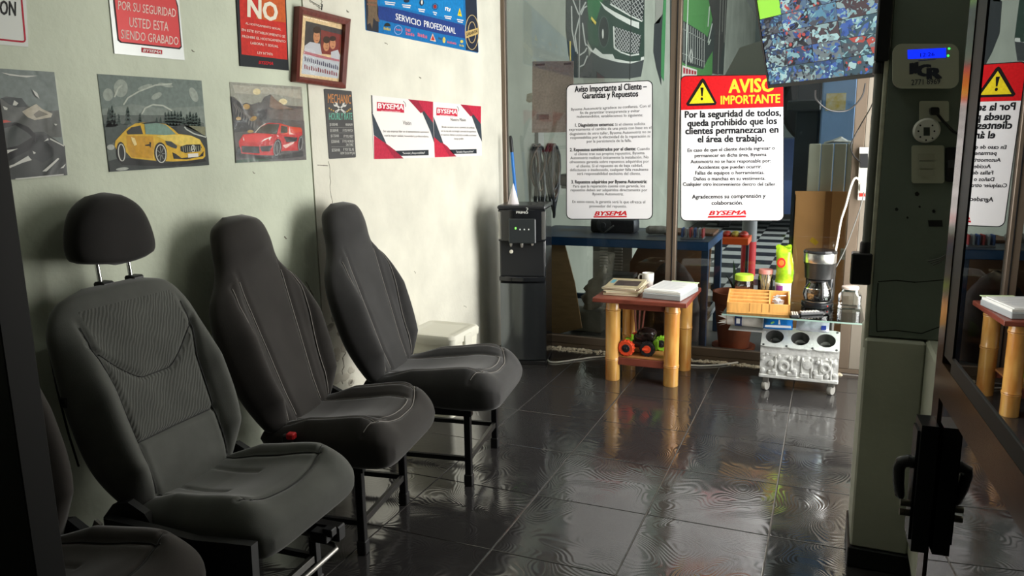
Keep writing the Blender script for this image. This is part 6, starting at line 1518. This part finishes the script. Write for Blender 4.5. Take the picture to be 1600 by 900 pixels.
# ---- cardboard box, grey panels, blue lift at the right
t = thing('cardboard_box', 'tall open cardboard box standing behind the glass by the coffee maker', 'box', (2.06, 5.28, 0))
M_cb = mat('cardboard', srgb(206, 146, 90), .7, noise=.12, nscale=5)
B().box((-.17, -.10, 0), (.19, -.094, 1.08), 0).obj('front_wall', M_cb, t); B().box((-.17, .17, 0), (.19, .176, 1.02), 0).obj('back_wall', M_cb, t)
B().box((-.17, -.10, 0), (-.164, .17, 1.06), 0).obj('side_wall', M_cb, t); B().box((.184, -.10, 0), (.19, .17, 1.02), 0).obj('side_wall', M_cb, t); B().box((-.165, -.095, .0), (.185, .17, .012)).obj('bottom', M_cb, t)
B().box((.01, -.1015, .02), (.05, -.1005, 1.08)).obj('tape', mat('brown_tape', srgb(166, 108, 58), .3), t)
P = Print(lambda x, y: onY(x, y, 5.178), NY, t, 1220, 130, 2.728, .0)
P.poly('yellow_sticker', [(135, 655), (162, 678), (148, 692), (122, 672)], pr(226, 176, 44), 1)
P.poly('barcode_label', [(256, 704), (284, 706), (276, 752), (248, 752)], pr(222, 214, 200), 1)
P.lines('barcode', [[(256+i*4, 712), (252+i*4, 740)] for i in range(6)], 1.6, pr(60, 56, 52), 2)
t = thing('sheet_metal_stack', 'grey folded metal panels standing in the cardboard box', 'panels', (2.09, 5.33, .013))
for k in range(4):
    B().box((-.135+k*.075, -.08+k*.005, 0), (-.065+k*.075, .09, 1.36), .004).obj('panel', mat('panel_greygreen', srgb(194, 190, 172), .45, noise=.08), t)
B().prism([(-.05, 0, 1.36), (.0, -.03, 1.375), (.05, .0, 1.395), (.09, .02, 1.37), (.13, 0, 1.362), (.02, .05, 1.365)], (0, .03, .01)).obj('plastic_wrap', mat('wrap', srgb(206, 204, 198), .3), t)
t = thing('lift_column', 'blue car lift column in the workshop', 'car lift', (2.03, 6.1, 0))
M_lift = mat('lift_blue', srgb(146, 184, 238), .4, noise=.12, nscale=3)
B().box((-.03, -.08, .03), (.20, .08, 3.4), .01).obj('column', M_lift, t); B().box((-.3, -.3, 0), (.3, .3, .03), .004).obj('base_plate', M_lift, t)
B().box((-.0, -.084, 1.60), (.13, -.081, 1.72)).obj('yellow_label', mat('label_yellow', srgb(220, 190, 70), .4, noise=.6, nscale=20, ncol=srgb(240, 236, 220)), t)
B().box((-.20, -.06, 0.03), (-.04, .08, 3.2), .01).obj('carriage', mat('carriage_dark', srgb(44, 54, 64), .5), t)
B().box((-.01, .08, 1.50), (.09, .9, 1.60), .01).obj('lift_arm', M_lift, t); B().box((-.26, -.10, 1.60), (-.03, -.062, 1.68), .01).obj('carriage_head', mat('carriage_head', srgb(60, 66, 70), .4), t)
t = thing('bollard_post', 'round post painted red below and grey above', 'post', (1.343, 8.2, 0))
B().lathe([(.075, 0), (.075, .36)], n=24).obj('red_band', mat('red_paint', srgb(196, 28, 34), .35), t, True); B().lathe([(.0748, .36), (.0748, 1.6), (.002, 1.6)], n=24).obj('grey_post', mat('post_grey', srgb(128, 126, 126), .5), t, True)
t = thing('orange_cart', 'low orange trolley with parts on it behind the bench', 'trolley', (onZ(1142, 374, .5).x, onZ(1142, 374, .5).y, 0))
B().box((-.15, -.15, .47), (.17, .15, .53), .004).obj('tray_side', mat('orange_paint', srgb(232, 92, 34), .4), t)
for k in range(4): B().sphere((-.11+k*.075, 0, .55), (.04, .06, .03)).obj('part', mat('cart_part_%d' % (k % 2), [srgb(196, 176, 70), srgb(190, 60, 44)][k % 2], .5), t, True)
for x in (-.13, .15):
    B().tube([(x, 0, .47), (x, 0, .08)], .015, 8).obj('leg', M_black, t)
    B().lathe([(.04, -.015), (.04, .015)], M=Matrix.Translation((x, 0, .04)) @ Matrix.Rotation(PI/2, 4, 'X'), n=14).obj('wheel', M_black, t, True)

# ---- cars in the workshop
def car(name, label, loc, rz, body, lift):
    t = thing(name, label, 'car', (loc[0], loc[1], lift), rz)
    prof = [(-2.1, .28), (-2.12, .55), (-2.0, .78), (-1.55, .90), (-.85, 1.0), (-.25, 1.38), (.6, 1.42), (1.35, 1.22), (1.9, .98), (2.1, .80), (2.12, .40), (2.05, .26)]
    # wheel arches cut into the lower outline
    low = []
    for xc in (1.3, -1.35):
        low += [(xc+.40*math.cos(a), .26+.40*math.sin(a)) for a in [PI*k/12 for k in range(13)]]
    out = prof + low
    b = B(); rows = []
    for y, s in ((-.86, .93), (-.84, .97), (-.7, 1.0), (.7, 1.0), (.84, .97), (.86, .93)):
        rows.append([(x*(.99+.01*s), y*(1-(.18 if z > 1.02 else 0)), lerp(.26, z, s) if z > .9 else z) for x, z in out])
    vs = [[b.bm.verts.new(p) for p in r] for r in rows]; n = len(out)
    for r1, r2 in zip(vs[:-1], vs[1:]):
        for i in range(n): j = (i+1) % n; b.bm.faces.new((r1[i], r1[j], r2[j], r2[i]))
    f1 = b.bm.faces.new(vs[0]); f2 = b.bm.faces.new(list(reversed(vs[-1]))); bmesh.ops.triangulate(b.bm, faces=[f1, f2])
    b.obj('body', body, t, True, ang=35)
    for sg in (-1, 1):
        y = sg*.865
        B().prism([(-.72, y*.86, 1.04), (-.2, y*.83, 1.30), (.5, y*.82, 1.33), (1.15, y*.85, 1.15), (1.1, y*.87, 1.04)], (0, sg*.008, 0)).obj('side_window', mat('car_glass', (.03, .035, .04), .1), t)
    for xc in (1.3, -1.35):
        for y in (-.78, .78):
            M = Matrix.Translation((xc, y, .31)) @ Matrix.Rotation(PI/2 if y < 0 else -PI/2, 4, 'X')
            w_ = B().lathe([(.19, -.09), (.29, -.10), (.315, -.08), (.315, .08), (.29, .10), (.20, .095)], M=M, n=32).obj('tyre', mat('tyre_rubber', (.03, .03, .031), .7), t, True)
            B().lathe([(.20, .07), (.19, .085), (.06, .07), (.05, .08), (.002, .08)], M=M, n=28).obj('rim', mat('rim_silver', (.42, .43, .44), .35, .8), w_, True)
            for k in range(5):
                B().box((.05, -.02, .08), (.185, .02, .092), .003, M=M @ Matrix.Rotation(2*PI*k/5, 4, 'Z')).obj('spoke', mat('rim_silver', (0, 0, 0)), w_)
        for y in (-.862, .862):
            B().tube([(xc+.405*math.cos(a), y, .26+.405*math.sin(a)) for a in [PI*k/16 for k in range(17)]], .014, 6).obj('arch_trim', mat('arch_pale', srgb(190, 190, 182), .35), t, True)
        B().box((xc-.38, -.80, .3), (xc+.38, .80, .64)).obj('arch_liner', M_black, t)
    return t
M_car1 = mat('silver_paint', srgb(150, 150, 142), .3, .4); M_car2 = mat('navy_paint', srgb(44, 60, 96), .3, .2)
car('lifted_car', 'silver car raised on the blue lift, wheel arch showing', (onY(1130, 100, 6.5).x+2.12, 7.38), 0, M_car1, 1.345)
car('parked_car', 'dark blue car parked at the back of the workshop', (1.05, 14.2), math.radians(100), M_car2, 0.0)
